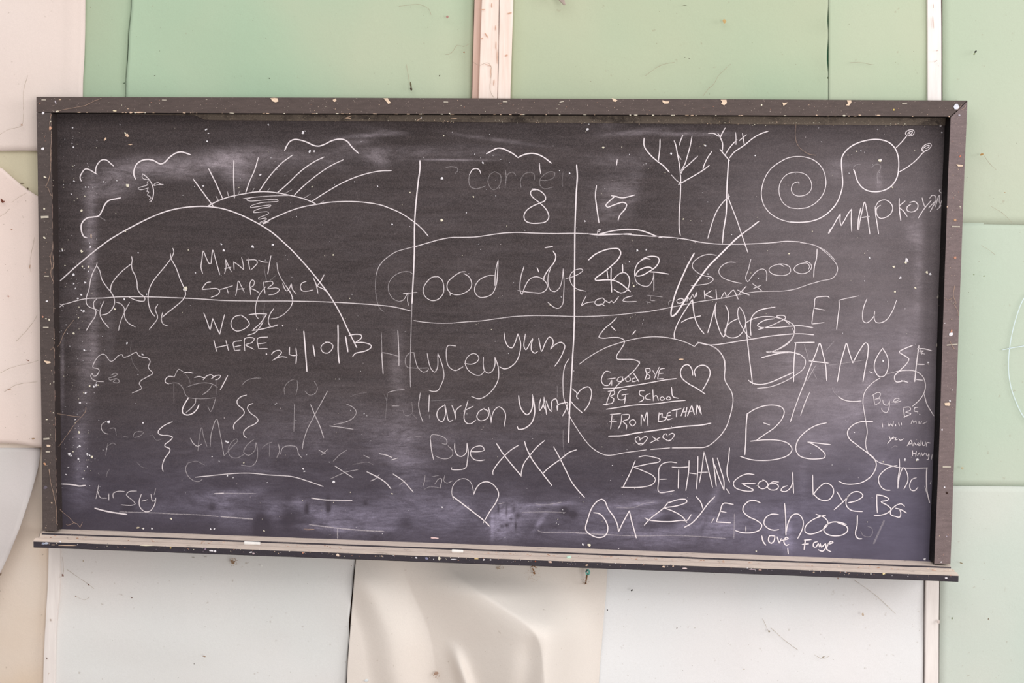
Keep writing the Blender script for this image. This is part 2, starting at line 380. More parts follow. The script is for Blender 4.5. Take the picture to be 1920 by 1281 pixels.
STROKES = """
@ 100 230
# chalk_drawing|small two-humped chalk cloud left of the bird
2.4 .95 : 262,548 250,515 268,470 300,435 335,440 370,460 410,484
2.4 .95 : 398,468 398,430 420,380 460,348 500,352 540,385 566,408
# chalk_drawing|three-humped chalk cloud above the bird
2.8 1 : 772,530 755,490 758,440 785,385 830,355 890,345 940,355 1005,388 1040,375 1090,325 1150,285 1200,275 1285,300
# chalk_drawing|wavy chalk cloud outline at the left edge below the small cloud
2.8 1 : 632,705 580,715 520,730 485,765 455,830 425,875 375,885 320,893 275,930 260,970 270,1040 290,1072 315,1080
1.2 .4 : 425,878 490,918
# chalk_drawing|small chalk bird with toothed wings
2 .9 : 838,480 880,515 915,560 935,610 940,660 930,710 915,740
1.3 .85 : 838,480 832,510 850,530 885,535 888,550 880,560 888,575 870,585
1.3 .85 : 878,590 830,600 795,615 810,628 860,622 890,612
1.3 .85 : 890,622 875,645 895,650 880,680 905,690 915,710 900,720 920,735 900,742
1.3 .85 : 935,590 960,568 990,565 1000,575 1030,580
1.3 .8 : 945,592 990,580 1030,583
# chalk_drawing|large chalk hill arc crossing the left third
2.5 .95 : 62,1485 200,1360 330,1250 430,1170 525,1100 640,1030 760,965 900,895 1050,835 1200,800 1370,785 1480,790 1600,810 1720,850 1790,880 1890,930 1970,975 2070,1045 2150,1115 2230,1190 2320,1285 2420,1400 2520,1525 2580,1605 2640,1700 2700,1810 2760,1940 2810,2040 2845,2110
# chalk_drawing|second chalk hill running right from the first
2.1 .9 : 1965,950 2040,905 2130,865 2240,820 2340,790 2460,768 2580,748 2700,740 2820,740 2940,750 3060,770 3160,805 3260,850 3380,930 3460,1000 3515,1065
# chalk_drawing|chalk sun rising behind the hills with long curved rays and shading
2.1 .9 : 1445,785 1520,745 1620,705 1720,680 1800,665 1900,650 2000,648 2100,658 2200,678 2280,695 2360,718 2420,742 2465,765
2.2 .95 : 1312,530 1400,650 1500,785
2.1 .95 : 1455,430 1520,560 1590,718
2.1 .95 : 1692,355 1690,520 1698,705
1.4 .7 : 1525,690 1552,735
1.5 .7 : 1632,650 1645,700
1.2 .5 : 1745,640 1738,668
@ 440 230
2.1 .92 : 222,328 185,450 140,550 103,658
2.1 .92 : 545,303 440,380 330,500 232,640
2.1 .92 : 838,322 740,370 620,455 500,570 395,662
2 .9 : 1018,348 900,405 760,500 640,600 558,680
2 .92 : 1470,450 1350,455 1180,495 1020,560 860,650 720,740
1.2 .6 : 182,615 165,648
1.2 .6 : 330,615 300,648
1.2 .6 : 535,630 475,662
1.2 .6 : 710,670 650,708
1.2 .5 : 835,735 790,765
1.4 .75 : 80,712 200,698 330,688 520,682
1.3 .85 : 150,705 110,725 140,735 260,728 400,722 408,735 350,742 230,755 150,785 150,795 200,790 340,775 335,785 240,805 180,830 175,842 250,838 310,838 320,850 270,875 225,895 225,905 290,895 300,905 240,935 235,945 300,925 320,930 265,952
# chalk_drawing|wide two-humped chalk cloud above the sun rays
2.6 1 : 468,262 490,215 520,175 560,158 620,165 680,185 740,213 790,220 850,200 910,170 970,155 1020,158 1060,180 1100,230 1163,290
@ 780 230
# chalk_drawing|two-humped chalk cloud above the faded word corner
2.6 1 : 660,292 710,265 760,240 810,243 870,270 915,295 955,328| 1000,305 1060,290 1120,292 1190,320 1270,380
# chalk_writing|faded ghost lettering of the word corner
1.4 .4 : 280,420 330,412 385,425 392,450 365,478
2 .9 : 605,475 595,445 565,430 530,440 500,490
1.6 .35 : 500,490 495,550 510,600 560,620 650,595
1.6 .28 : 740,460 700,480 675,540 690,600 730,630 775,600 795,550 790,490 740,460
1.6 .3 : 840,450 845,520 835,610
1.6 .3 : 845,520 870,475 910,465 935,495
1.6 .28 : 985,610 980,540 1020,480 1070,465 1105,480 1110,540
1.6 .28 : 1155,540 1230,540 1290,515 1300,470 1260,460 1200,490 1160,540 1165,590 1200,620 1280,605
1.6 .18 : 1375,600 1370,540 1378,470
2 .9 : 1157,380 1160,430 1170,480
# chalk_writing|chalk figure 8 left of the right-hand dividing line
2.1 .95 : 1088,622 1130,625 1190,660 1215,700 1210,730 1165,752 1100,780 1040,820 1012,870 1025,920 1075,942 1150,943 1215,930 1245,890 1235,840 1205,795 1150,745 1095,700 1073,665 1085,635 1130,630
# chalk_writing|chalk number 15
2.3 1 : 1692,590 1682,680 1695,800 1715,940
2 .9 : 1887,345 1880,400
1.5 .8 : 1700,1040 1705,1010 1730,1000 1720,1018 1705,1022
@ 1120 230
2.3 1 : 350,678 290,695 230,705 165,690 130,685
2.3 1 : 165,690 120,730 80,775 95,793 160,770 240,748 275,765 260,810 210,870 195,915
# chalk_line|left one of the two long upright chalk lines
@ 440 230
2.8 1 : 1737,355 1738,420 1720,560 1705,700 1692,850 1685,1000 1685,1160 1682,1300 1672,1500 1662,1700 
1.5 .6 : 1662,1700 1655,1900 1650,2100 1645,2300 1648,2480
# chalk_line|right one of the two long upright chalk lines
@ 780 230
2.8 1 : 1505,395 1512,500 1503,650 1497,800 1490,1000 1487,1300 1485,1500 1485,1800 1480,2000 1468,2200 1456,2420 1440,2700 1430,3000
# chalk_drawing|left chalk tree with bare forked branches
@ 1120 230
2.2 1 : 778,1055 768,1000 768,850 778,700 780,500 770,400 750,290 735,210 720,170
2.4 1 : 438,145 440,220 490,295 560,360 620,405 675,465
1.6 .85 : 695,490 740,540 775,565
2.3 1 : 588,155 585,250 570,365
2 .95 : 803,115 780,170 770,210
1.8 .9 : 755,300 785,345
2 .95 : 888,125 870,220 845,310 820,390 785,450
2 .9 : 940,315 870,380 800,445 778,490
2.1 .95 : 760,582 850,530 920,490 1000,440 1050,400
2.1 .95 : 1075,268 1030,335 1000,400 990,438
# chalk_drawing|right chalk tree standing on three spread legs
2.6 1 : 1230,350 1222,480 1215,600 1212,700 1208,850 1185,1000 1172,1130
2 .95 : 1240,690 1180,745 1120,830 1080,930 1050,1030 1035,1085
2 .95 : 1228,670 1228,700 1260,790 1310,920 1350,1040 1410,1215
2.2 1 : 1240,355 1195,305 1150,250
2.2 1 : 1170,270 1175,200 1155,145 1130,100
2 .95 : 1040,100 1095,102 1135,130
2.2 1 : 1198,50 1170,100 1150,145
2 .95 : 1200,300 1230,250 1270,200 1310,160
1.8 .9 : 1297,92 1300,150 1300,205
2.2 1 : 1240,330 1280,280 1380,210 1460,145 1530,105 1603,80
1.9 .95 : 1360,100 1368,150 1380,215
1.9 .95 : 1330,170 1365,140 1400,112
# chalk_drawing|long chalk oval ringing the words Good bye and School
2.6 .9 : 0,1050 60,1035 160,1012 290,1000 400,1010 480,1035 540,1060 605,1080
2.6 .95 : -100,1040 0,1052 120,1050 320,1043
@ 780 230
1.9 .85 : -15,1165 120,1125 230,1095 330,1078 450,1076 560,1072 680,1055 820,1036 960,1030 1100,1036 1300,1040 1490,1038 1700,1045 1900,1045 2060,1055 2200,1065 2400,1078 2520,1092 2660,1120 2800,1137 3000,1140 3200,1135 3350,1125 3460,1113 3600,1118
@ 1410 230
1.5 .75 : 450,1118 500,1130 600,1155 700,1210 775,1285
@ 1390 450
1.6 .75 : 550,24 640,38 700,55 780,110 850,175 895,235 903,280 880,335 840,365 760,382 640,415 500,462 400,478 280,480 150,485 50,500 -200,550 -400,580 -550,610 -700,640 -850,668 -1000,685 -1200,705 -1400,716 -1550,718 -1750,712 -1950,710 -2150,720 -2300,740 -2450,760 -2580,768 -2730,780 -2890,778 -3000,768 -3070,755
@ 700 450
1.5 .7 : 385,62 300,85 220,108 150,150 90,200 50,255 25,330
1.3 .35 : 25,330 18,430 25,520 40,590 60,640 100,675
# chalk_drawing|near-level chalk ground line from the left edge
@ 100 450
1.9 .8 : 75,610 150,590 250,562 320,550 450,545 600,535 800,533 1000,537 1200,545 1400,555 1600,568 1920,573 2200,573 2500,580 2700,588 2900,600 3030,610 3150,622 3250,640 3355,668
1.8 .9 : 60,600 95,625
1.8 .9 : 95,600 60,630
# chalk_drawing|leftmost of the three chalk flame shapes with crossed legs
1.8 .85 : 410,210 405,240 370,310 350,370 335,460 310,540 312,600 340,630 385,645 420,660
1.8 .85 : 410,245 435,290 455,370 500,440 545,495 570,550 572,600 550,650 510,690 450,705
1.8 .85 : 405,555 378,585 380,630 400,670 390,720 350,780 308,850
1.8 .85 : 475,575 445,640 438,700 460,750 520,825
# chalk_drawing|middle one of the three chalk flame shapes
1.8 .85 : 733,155 740,190 733,230 740,280 770,340 785,400 790,460 820,510 855,535 855,570 820,575 760,560 705,535
1.8 .85 : 730,225 660,280 590,350 545,420 535,480
1.7 .8 : 585,583 630,598 665,640 665,690 675,740 710,785 768,815
1.6 .75 : 715,585 680,650 640,740 620,800 612,850
# chalk_drawing|rightmost of the three chalk flame shapes
1.9 .88 : 1120,78 1130,110 1105,170 1050,245 1000,305 940,380 900,460 888,540 895,610 920,680 950,715
1.9 .88 : 1098,130 1105,175 1150,260 1190,370 1225,450 1240,510 1215,560 1150,620 1080,675 1020,725
1.7 .8 : 980,605 955,650 975,705 975,740 940,790 900,838
1.7 .8 : 1025,680 1012,740 1030,790 1070,805
# chalk_writing|two lines of a first and last name in chalk capitals above the words WOZ HERE
1.8 .88 : 1400,315 1385,260 1395,170 1405,105 1430,160 1460,220 1475,225 1485,160 1495,95 1520,180 1560,325
1.7 .85 : 1605,315 1620,250 1615,185 1640,240 1670,300
1.6 .85 : 1605,270 1665,255
1.7 .85 : 1695,280 1690,205| 1740,240 1785,280| 1780,230 1765,165
1.7 .85 : 1810,188 1900,190 1912,215 1880,255 1850,282
1.7 .85 : 1825,190 1842,275
1.8 .88 : 1475,395 1440,400 1400,450 1395,462 1450,460 1530,455 1560,475 1545,510 1480,538
1.7 .85 : 1565,465 1680,430
1.7 .85 : 1625,450 1640,500
1.7 .85 : 1710,520 1725,440 1735,385 1760,430 1790,490
1.6 .85 : 1720,465 1790,455
@ 440 450
1.8 .88 : 225,190 260,205 310,210
1.9 .9 : 340,150 325,230 310,320
1.7 .85 : 150,515 145,400 165,375 185,390 175,430 145,450 190,470 230,497
1.7 .85 : 270,395 285,500
1.7 .85 : 285,395 350,390 360,410 310,455 390,450 420,465 380,505 320,515
1.7 .85 : 450,410 470,460 490,480 520,440 530,410 540,460 575,505
1.8 .88 : 670,390 630,405 615,440 630,475 680,480 730,470
1.9 .9 : 737,355 765,420 780,500
1.9 .9 : 838,328 800,400 775,430 840,465 870,495
# chalk_drawing|pear-shaped chalk loop overlapping the capitals
1.5 .7 : 395,215 405,290 430,350 480,430
2 .9 : 480,430 525,500 545,570 525,630
1.6 .75 : 525,630 470,690 400,730 340,740
1.6 .8 : 290,440 240,500 205,580 195,650 205,720 225,740
1 .35 : 275,240 285,320 300,380
1 .35 : 390,330 330,380
1 .35 : 280,600 272,700 265,780
# chalk_writing|chalk capitals reading WOZ HERE
@ 100 450
1.9 .9 : 1410,685 1440,760 1470,840 1480,800 1495,735| 1530,820 1560,885| 1580,800 1605,700
1.8 .88 : 1760,705 1700,720 1665,780 1680,830 1720,855 1790,835 1838,790 1810,740 1760,705
1.9 .9 : 1505,940 1530,1045
1.8 .85 : 1525,1010 1640,985
1.9 .9 : 1618,945 1643,1040
1.8 .85 : 1765,945 1688,962 1700,1038| 1752,1032
1.7 .85 : 1695,1003 1758,990
@ 440 450
1.9 .9 : 135,700 220,692 300,695| 250,770 165,850| 260,835 340,815 400,800
1.8 .88 : 120,895 190,870 235,820 265,770
1.8 .88 : 365,645 330,700 315,770 345,815 400,795
1.8 .88 : 95,1040 90,960 95,925 150,915 185,925 165,960 100,985 140,1005 180,1025
1.8 .88 : 310,910 215,925 225,1020| 305,1018
1.7 .85 : 220,975 295,965
3.2 .9 : 447,803 453,808
3.4 .9 : 296,1064 300,1076
# chalk_writing|chalk date 24 10 13 with tall slashes
1.9 .9 : 345,1075 365,1050 420,1035 440,1055 410,1090 355,1130| 400,1105 440,1095 490,1100
2 .92 : 515,1005 512,1075| 560,1085 590,1078
2.2 .95 : 575,1015 580,1080 575,1160
2.7 1 : 648,855 660,1000 678,1235
2.6 1 : 735,985 752,1090
1.8 .9 : 875,958 830,975 808,1010 825,1050 870,1062 910,1030 922,990 890,962 850,958
2.7 1 : 968,795 970,900 970,1050 980,1155
2.8 1 : 1040,905 1062,1050
2.1 .95 : 1070,898 1130,885 1185,892 1190,915 1130,965| 1200,962 1275,985 1280,1005 1230,1040 1130,1065 1105,1095
# chalk_writing|thin chalk six-letter name below the start of Good bye
@ 700 450
1.1 .55 : 75,870 78,980 80,1060
1.9 .85 : 80,1060 82,1120 92,1255
1.8 .7 : 230,850 235,960 240,1080 240,1180
1.2 .6 : 80,1055 150,1068 235,1090
1.3 .5 : 380,1055 340,1060 305,1100 300,1160 320,1195 360,1200 430,1203 510,1200
1.4 .7 : 380,1055 395,1130 420,1200 470,1240 510,1225 515,1200
1.7 .8 : 505,1065 520,1150 545,1215 575,1240 600,1200 605,1065| 635,1140 655,1210 662,1280 640,1350 600,1415 550,1420 522,1410
1.8 .85 : 1032,1100 1030,1170 1045,1230 1080,1250 1115,1230 1140,1170 1140,1100| 1170,1190 1172,1300 1130,1390 1060,1460 990,1490 920,1468
1.7 .8 : 775,995 700,992 685,1030 688,1130 705,1185 740,1215 770,1225 840,1190
1.7 .8 : 855,1158 920,1165 970,1145 990,1110 970,1075 935,1065 890,1090 862,1140 870,1190 910,1240 970,1270 1010,1265 1045,1225
# chalk_writing|upper chalk word yum with long tails
2 .92 : 1225,872 1235,940 1265,1000 1300,1012 1330,960 1355,880| 1380,960 1375,1050 1340,1140 1270,1200 1220,1208 1185,1190
2 .92 : 1425,882 1412,1000 1430,1030 1465,975 1495,925 1480,990 1485,1040 1515,1062 1540,1045
2 .92 : 1550,920 1565,1000 1578,1045 1610,970 1650,910 1680,930 1685,975 1660,1025 1700,985 1760,960 1795,990 1780,1050 1740,1130 1700,1185
# chalk_writing|chalk words Good bye inside the left half of the oval
1.1 .55 : 370,320 340,300 290,298 220,320 165,370 140,430 150,500 190,555 240,578
1.4 .7 : 240,578 280,565 310,520 325,495
1.6 .8 : 280,505 410,492
1.5 .75 : 325,500 320,570 330,612
1.7 .85 : 600,345 550,350 490,410 467,470 485,530 550,570 610,555 655,500 660,430 640,370 600,340
1.7 .85 : 865,298 820,302 750,345 700,395 692,450 720,495 780,515 850,500 910,455 922,410 900,350 850,315
1.6 .8 : 720,495 720,520
1.7 .85 : 1140,335 1080,335 1000,370 955,430 952,490 990,535 1040,538 1110,510 1150,430 1165,300 1170,185| 1145,300 1140,430
1.8 .85 : 1412,250 1385,340 1375,420 1380,490 1395,515| 1425,430 1470,365 1530,345 1590,370 1630,420 1625,460 1580,495 1500,495 1355,475
1.6 .85 : 1665,260 1640,330 1640,420 1660,470 1700,485 1745,450 1770,370 1780,270| 1788,400 1785,500 1775,600 1740,640 1700,635 1635,585
2.2 .95 : 1685,105 1710,150 1695,210 1640,280 1600,350 1600,370
2.6 1 : 1610,72 1680,62
2.4 1 : 1535,260 1550,300
1.6 .8 : 1805,362 1870,345 1940,310 1965,285 1950,272 1900,280 1850,320 1845,380 1870,430 1920,465 1990,480
# chalk_writing|overlapping chalk letters B G scrawled over right of the words Good bye
@ 1050 450
2.5 1 : 265,190 330,135 420,95 500,80 550,85 570,120 545,180 480,245 400,310 330,365 335,378 420,375 500,378 570,410 620,450 660,485
2.3 .95 : 480,260 478,370 485,490
1.9 .9 : 440,280 450,360
2 .9 : 485,385 510,360 560,315 610,308 645,345 650,410 625,475 570,498 505,465
2.8 1 : 585,228 588,298
2.2 .95 : 845,180 800,175 740,210 705,270 700,340
1.7 .8 : 700,340 715,390 760,425 820,435 850,410 875,350 880,310| 880,400 880,480
2.3 1 : 740,210 800,165 870,153 920,165 930,195 900,250 830,300 760,335 710,335 730,295 800,258 850,258 870,280
2.1 .95 : 840,300 900,303 1020,320
# chalk_writing|small chalk line starting with LOVE and ending in kisses, under the scrawled B G
1.7 .85 : 245,525 215,580 198,618| 250,590 325,580
1.7 .85 : 390,548 345,560 325,590 345,610 400,600 420,570 400,545 370,550
1.7 .85 : 385,595 418,618
1.7 .85 : 420,565 465,590 480,570 500,590 530,560 550,530
1.8 .85 : 680,525 610,545 588,570 620,580 715,578
1.2 .5 : 820,520 960,535
1.3 .6 : 850,530 848,565 890,570
1.2 .5 : 805,580 850,590
1.2 .5 : 820,580 828,605
1.3 .5 : 1020,610 1020,580 1050,565
1.8 .85 : 1095,565 1130,550 1160,560 1140,590 1100,590 1095,565
1.8 .85 : 1190,575 1200,535 1215,560 1245,510 1258,545 1280,490 1280,530
2 .9 : 1352,475 1358,555
2 .9 : 1420,475 1360,515| 1435,545
2 .9 : 1462,465 1468,555
1.9 .88 : 1510,545 1545,490 1560,530 1600,490 1625,470 1670,555
1.9 .88 : 1665,470 1775,518
1.9 .88 : 1745,435 1680,505
1.7 .8 : 1805,410 1895,478
1.7 .8 : 1885,425 1815,455
# chalk_line|thick chalk V stroke slashed across the oval
3 .95 : 1260,122 1200,230 1140,360 1090,480 1060,580 1040,690 1045,720
3.4 1 : 1045,720 1080,700 1150,600 1230,470 1300,370 1400,240 1520,120 1640,0 1700,-50
2.6 .95 : 1700,-50 1780,-110 1865,-175
# chalk_writing|chalk word School inside the right end of the oval
1.6 .8 : 1465,145 1400,135 1320,155 1250,210 1240,250 1280,300 1350,335 1420,350 1438,370 1400,405 1330,420 1230,428
1.6 .8 : 1645,210 1580,210 1510,250 1488,300 1520,350 1600,385 1700,408
1.6 .8 : 1790,180 1765,280 1740,360 1760,392 1800,340 1850,290 1900,272 1930,290 1938,320 1935,385
@ 1390 450
1.6 .85 : 400,250 370,232 320,235 270,260 258,285 290,318 370,335 430,325 462,295 450,250 410,230 350,225
1.6 .85 : 590,195 640,215 660,250 640,290 590,315 530,310 492,280 510,245 570,220 620,220 640,250 630,275
2 .92 : 710,85 705,170 685,250 678,348
# chalk_writing|angular chalk letters A N D F below the right end of the oval
@ 1050 450
2.1 .95 : 1240,560 1180,650 1120,750 1080,840 1070,900 1078,932
2.1 .95 : 1243,560 1250,650 1270,750 1310,830 1350,878
2.1 .95 : 1138,772 1200,740 1320,712
2.1 .95 : 1465,585 1450,640 1420,750 1385,870
2.1 .95 : 1455,620 1455,700 1480,800 1510,880 1535,910 1560,820 1580,720 1570,650 1550,615
1.9 .85 : 1680,735 1620,760 1570,800 1545,850 1560,900 1610,918 1670,905 1720,850 1740,780 1730,710 1700,650 1680,630 1665,680 1680,760 1720,840 1760,900 1790,920
2.2 .95 : 1790,895 1785,800 1800,720 1850,670 1920,645 2017,630
# chalk_drawing|looping chalk scribble with two long underlines
@ 1390 450
1.9 .9 : 45,775 100,745 180,722 280,720 360,735 440,765 490,800 500,860 470,930 400,990 310,1040 240,1055
1.7 .85 : 480,830 495,880 460,950 380,1010 270,1055
2.4 .95 : 190,1105 260,1085 380,1060 500,1055
1.8 .85 : 500,1055 560,1080 600,1125 600,1165 580,1210 520,1260 400,1330 280,1375 150,1392
1.9 .9 : 235,1050 330,1052 470,1052 540,1075
1.8 .9 : 450,790 400,750 330,715 400,710 415,730 350,770 260,810 160,840
2 .92 : 310,740 230,750 170,780 150,800 180,820 240,822 350,820 450,810 550,805 670,822
2 .92 : -410,960 -300,985 -150,970 0,945 100,930 250,905 400,888 550,880 680,890
2.2 .95 : 40,780 55,930 80,1150 105,1350
# chalk_drawing|rounded chalk speech box around the small farewell note
@ 1050 450
1.7 .8 : 180,1165 300,1080 430,1010 560,965 650,940 760,918 880,908 1000,915 1100,935 1190,965 1260,1000| 1300,965 1380,980 1440,1005 1500,1055 1535,1120 1545,1200
# chalk_drawing|zigzag chalk squiggle above the small farewell note
1.9 .88 : 530,730 480,780 420,830 380,880 365,910 400,922 480,915 560,918 600,940 600,975 560,1040 530,1090 535,1115 580,1120 680,1122 735,1140 745,1165 747,1150
1.2 .6 : 375,880 355,920
2 .9 : 480,810 520,850
2.4 1 : 708,850 680,885
# chalk_writing|thin angular chalk letters E T W
@ 1390 450
1.8 .9 : 825,545 815,532 750,532 695,545 685,620 670,700 660,788| 775,775
1.7 .88 : 682,640 780,658
1.5 .8 : 1100,525 1000,545 915,565
2 .92 : 915,565 918,620 905,730 893,838
1.8 .9 : 1178,550 1150,620 1135,700 1145,765 1175,778 1210,755 1245,710 1250,665 1245,730 1260,770 1300,778 1360,750 1420,660 1455,565
# chalk_writing|large chalk Greek-style letters starting with a J below the letters E T W
2.3 1 : 500,965 685,960
2.3 1 : 510,965 500,1060 492,1180 490,1330
2.2 1 : 590,1340 650,1180 700,1060 735,970 765,1070 790,1180 800,1320
2.2 1 : 635,1135 815,1155
2.2 1 : 900,1330 930,1160 965,1030 985,970 1010,1050 1045,1155| 1100,1050 1165,965 1185,980 1185,1080 1165,1180 1140,1330
2 .95 : 1325,1015 1280,1080 1250,1150 1250,1220 1290,1280 1340,1275 1375,1200 1370,1100 1325,1015
2.1 .95 : 1605,990 1530,1020 1480,1050 1530,1085 1570,1115 1550,1160 1480,1230 1435,1280 1450,1330 1530,1320
2.4 1 : 1665,990 1655,1060 1640,1180 1625,1330
2.2 1 : 1650,1020 1720,1022 1785,1040
2.4 1 : 1650,1165 1715,1168
1.7 .9 : 1680,1030 1690,1075
1.7 .9 : 1670,1045 1710,1040 1680,1060 1720,1070
# chalk_drawing|chalk snail with spiral shell and two stalk eyes
@ 1410 230
1.6 .85 : 440,575 440,560 420,558 385,575 368,615 375,655 410,683 460,688 520,668 555,625 558,570 525,505 470,472 400,465 330,485 280,535 255,600 258,680 290,750 350,795 430,808
1.8 .9 : 430,808 520,795 600,750 660,680 690,600 690,520 660,430 600,365 520,328 430,318 340,330 260,370 180,430 125,510 95,600 88,680 110,770 170,850 260,905 350,932
2.5 1 : 350,932 450,935 550,925 640,895 720,840 790,760 830,670 850,580 845,480 838,380 845,320 880,265 950,210 1050,172 1150,157 1230,165 1290,190 1340,240 1370,320 1375,420 1360,510 1320,580 1260,625 1180,647 1090,640 1030,605 985,540 965,470 952,438
2 .95 : 1345,240 1400,185 1455,120
2 .95 : 1375,465 1460,415 1540,350 1600,285 1635,255
1.7 .95 : 1455,120 1438,105 1450,80 1490,65 1518,75 1515,110 1480,125 1460,105 1480,85 1505,85 1490,110 1465,95
1.7 .95 : 1600,270 1590,250 1620,210 1670,195 1682,215 1650,255 1610,270 1600,250 1640,215 1665,215 1640,240 1615,235
4.5 .95 : 1192,360 1203,352
1.5 .3 : 1120,420 1160,390 1190,392 1208,410 1200,440 1175,480 1180,575
1.3 .3 : 950,420 975,395 1020,392
# chalk_writing|chalk Greek capitals under the snail
2.2 1 : 720,1040 760,970 800,900 828,855| 825,920 835,970| 870,910 910,840 935,810| 930,900 935,1020
2 .9 : 735,995 715,1038
2.1 .95 : 1000,1005 1012,920 1035,820 1055,745 1075,820 1090,930 1105,1045
2.4 .95 : 1020,800 1000,890 990,1005
2 .95 : 1030,890 1100,880
2.1 .95 : 1155,790 1160,870 1175,960 1187,1045
1.9 .9 : 1155,790 1190,740 1250,725 1300,755 1320,800 1300,855 1250,890 1195,895 1165,840 1175,795 1205,775
2.1 .95 : 1380,710 1380,800 1395,920
2 .9 : 1435,735 1380,790 1420,830 1455,880
2 .9 : 1490,765 1455,790 1455,825 1500,838 1545,815 1555,770 1520,738 1480,750
2 .9 : 1595,705 1605,750 1620,790
2 .9 : 1680,730 1620,800 1580,860 1560,895
1.8 .9 : 1665,710 1690,680 1720,690 1725,730 1700,780 1670,835
1.8 .9 : 1725,730 1655,800
1.8 .9 : 1720,790 1750,690 1760,680 1755,740 1770,780 1735,815
1.8 .9 : 1780,730 1755,790
2 .95 : 1765,625 1755,640 1775,660
# chalk_drawing|rounded chalk speech box around the small farewell note
@ 1060 640
1.9 .9 : 1345,30 1430,80 1490,170 1497,250 1495,360 1560,480 1572,560 1545,700 1500,820 1420,920 1320,990 1200,998 1000,1000
1.8 .88 : 980,1000 800,1015
1.7 .85 : 760,1018 560,1045 400,1070 330,1050 240,990 150,880 40,700 10,610 -15,530 -22,430 -20,320 0,220 35,165
# chalk_drawing|zigzag chalk squiggle above the small farewell note
1.9 .88 : 697,190 690,215 630,290 560,350 480,420 450,460
# chalk_writing|small underlined chalk note reading Good BYE BG School FROM a name
1.9 .92 : 425,290 380,283 345,330 340,380 370,415 410,410 430,370
1.7 .9 : 395,355 470,345
1.7 .9 : 435,365 435,415
1.7 .88 : 540,335 500,340 485,370 510,380 540,355 530,335
1.7 .88 : 590,330 565,350 575,378 610,365 600,335 570,340
2.2 .95 : 640,300 690,380
1.9 .9 : 650,345 625,355 630,380 670,370
2 .92 : 750,265 762,310 745,360
1.9 .92 : 750,260 790,255 795,285 760,305 790,320 790,345 745,358
1.9 .9 : 820,275 840,310
1.9 .9 : 880,243 850,310 835,350
1.9 .9 : 930,255 890,262 875,300 865,355| 920,350
1.6 .9 : 872,305 920,300
2 .95 : 355,443 460,440 600,420 760,395 920,365 1040,350
2 .95 : 355,595 400,597
1.9 .92 : 430,470 400,540 385,590
1.9 .92 : 400,470 460,468 455,500 420,515 455,540 440,580 370,590
1.9 .92 : 575,455 520,460 490,510 500,545 550,545 565,510
1.7 .9 : 530,505 590,495
1.9 .92 : 565,505 555,585
1.9 .92 : 740,465 700,465 695,500 735,525 725,555 690,570
1.9 .92 : 795,490 755,510 755,540 800,548
1.9 .92 : 820,455 825,560| 830,520 855,510 872,555
2 .95 : 905,520 887,540 905,555 930,540 910,520
2 .95 : 968,518 946,535 962,550 990,538 970,518
2 .95 : 995,430 1010,520 1060,535
2 .95 : 385,638 500,620 640,600 850,585 1000,565 1125,555
1.9 .92 : 420,688 520,678
1.9 .92 : 438,690 425,822
1.7 .9 : 415,755 480,755
1.9 .92 : 530,690 520,770 495,822
1.9 .92 : 530,690 600,690 590,730 540,750 575,790 570,825
1.9 .92 : 625,735 600,760 630,795 660,765 640,735 615,740
2 .92 : 710,790 715,690 740,750| 765,665 775,795
2.3 1 : 880,670 870,750
2.2 1 : 870,690 910,680 905,710 945,715 935,740 870,755
2 .95 : 985,665 960,675 955,735 1000,725
1.9 .95 : 960,700 990,695
2.3 1 : 1000,650 1085,632
2 .95 : 1045,645 1040,710
2.2 1 : 1115,620 1085,700
2.2 1 : 1140,620 1125,705
2 .95 : 1100,665 1140,660
2.2 1 : 1145,700 1185,600| 1210,690
2 .95 : 1160,660 1200,655
2.3 1 : 1225,685 1235,595| 1275,685| 1258,605
2.5 1 : 405,890 540,885 640,865 725,853
2.5 1 : 735,852 900,828 1100,800 1280,785 1365,768
1.8 .95 : 725,905 695,930 700,915 690,898 660,905 655,930 680,960 710,975 750,940 770,905 750,893 720,910
1.8 .95 : 955,890 945,868 920,880 915,905 950,925 970,937 1005,910 1022,875 1000,862 970,880
1.8 .92 : 815,895 875,935
1.8 .92 : 890,900 795,955
1.8 .92 : 680,960 730,960
1.8 .92 : 950,935 990,925
# chalk_drawing|large chalk heart right of the small farewell note
2.2 1 : 1195,320 1185,260 1150,220 1110,230 1080,280 1090,340 1150,395 1230,440 1310,495
2.2 1 : 1220,330 1210,280 1245,235 1300,225 1345,255 1358,300 1335,370 1285,460
# chalk_drawing|small chalk heart crossed by the right dividing line
@ 760 640
2 .95 : 1565,445 1610,490 1605,520 1620,540
2 .95 : 1612,500 1640,460 1690,430 1725,430 1745,470 1740,530 1715,600 1675,655
2 .95 : 1550,560 1590,610 1660,672
# chalk_writing|chalk surname after two upright strokes, second line of the name
1.9 .9 : 365,600 310,640 295,690 320,745 350,750 375,690 370,590| 385,660 410,750 445,740
1.9 .9 : 435,600 455,650 475,735| 470,660 500,620 525,605
1.9 .9 : 588,555 560,650 550,720 570,765 610,775 660,740
1.9 .9 : 545,655 635,610
1.9 .9 : 740,630 690,660 670,710 700,745 750,735 780,700 770,650 740,640
1.9 .9 : 780,620 795,690 805,765| 815,690 840,640 880,615 925,650 940,690 925,800
1.8 .65 : 140,485 125,600 140,690 165,755
2 .85 : 225,505 218,660
1.3 .4 : 225,690 225,725
1.2 .3 : -20,650 -10,690 20,700 65,670 60,570
1.2 .25 : 65,680 110,730
1.2 .25 : 240,560 460,548
# chalk_writing|lower chalk word yum with a thick scribbled middle
2.4 .97 : 1062,510 1070,580 1090,640 1140,690 1175,660 1195,590 1190,500| 1210,600 1210,690 1180,770 1110,820 1060,825 1050,800
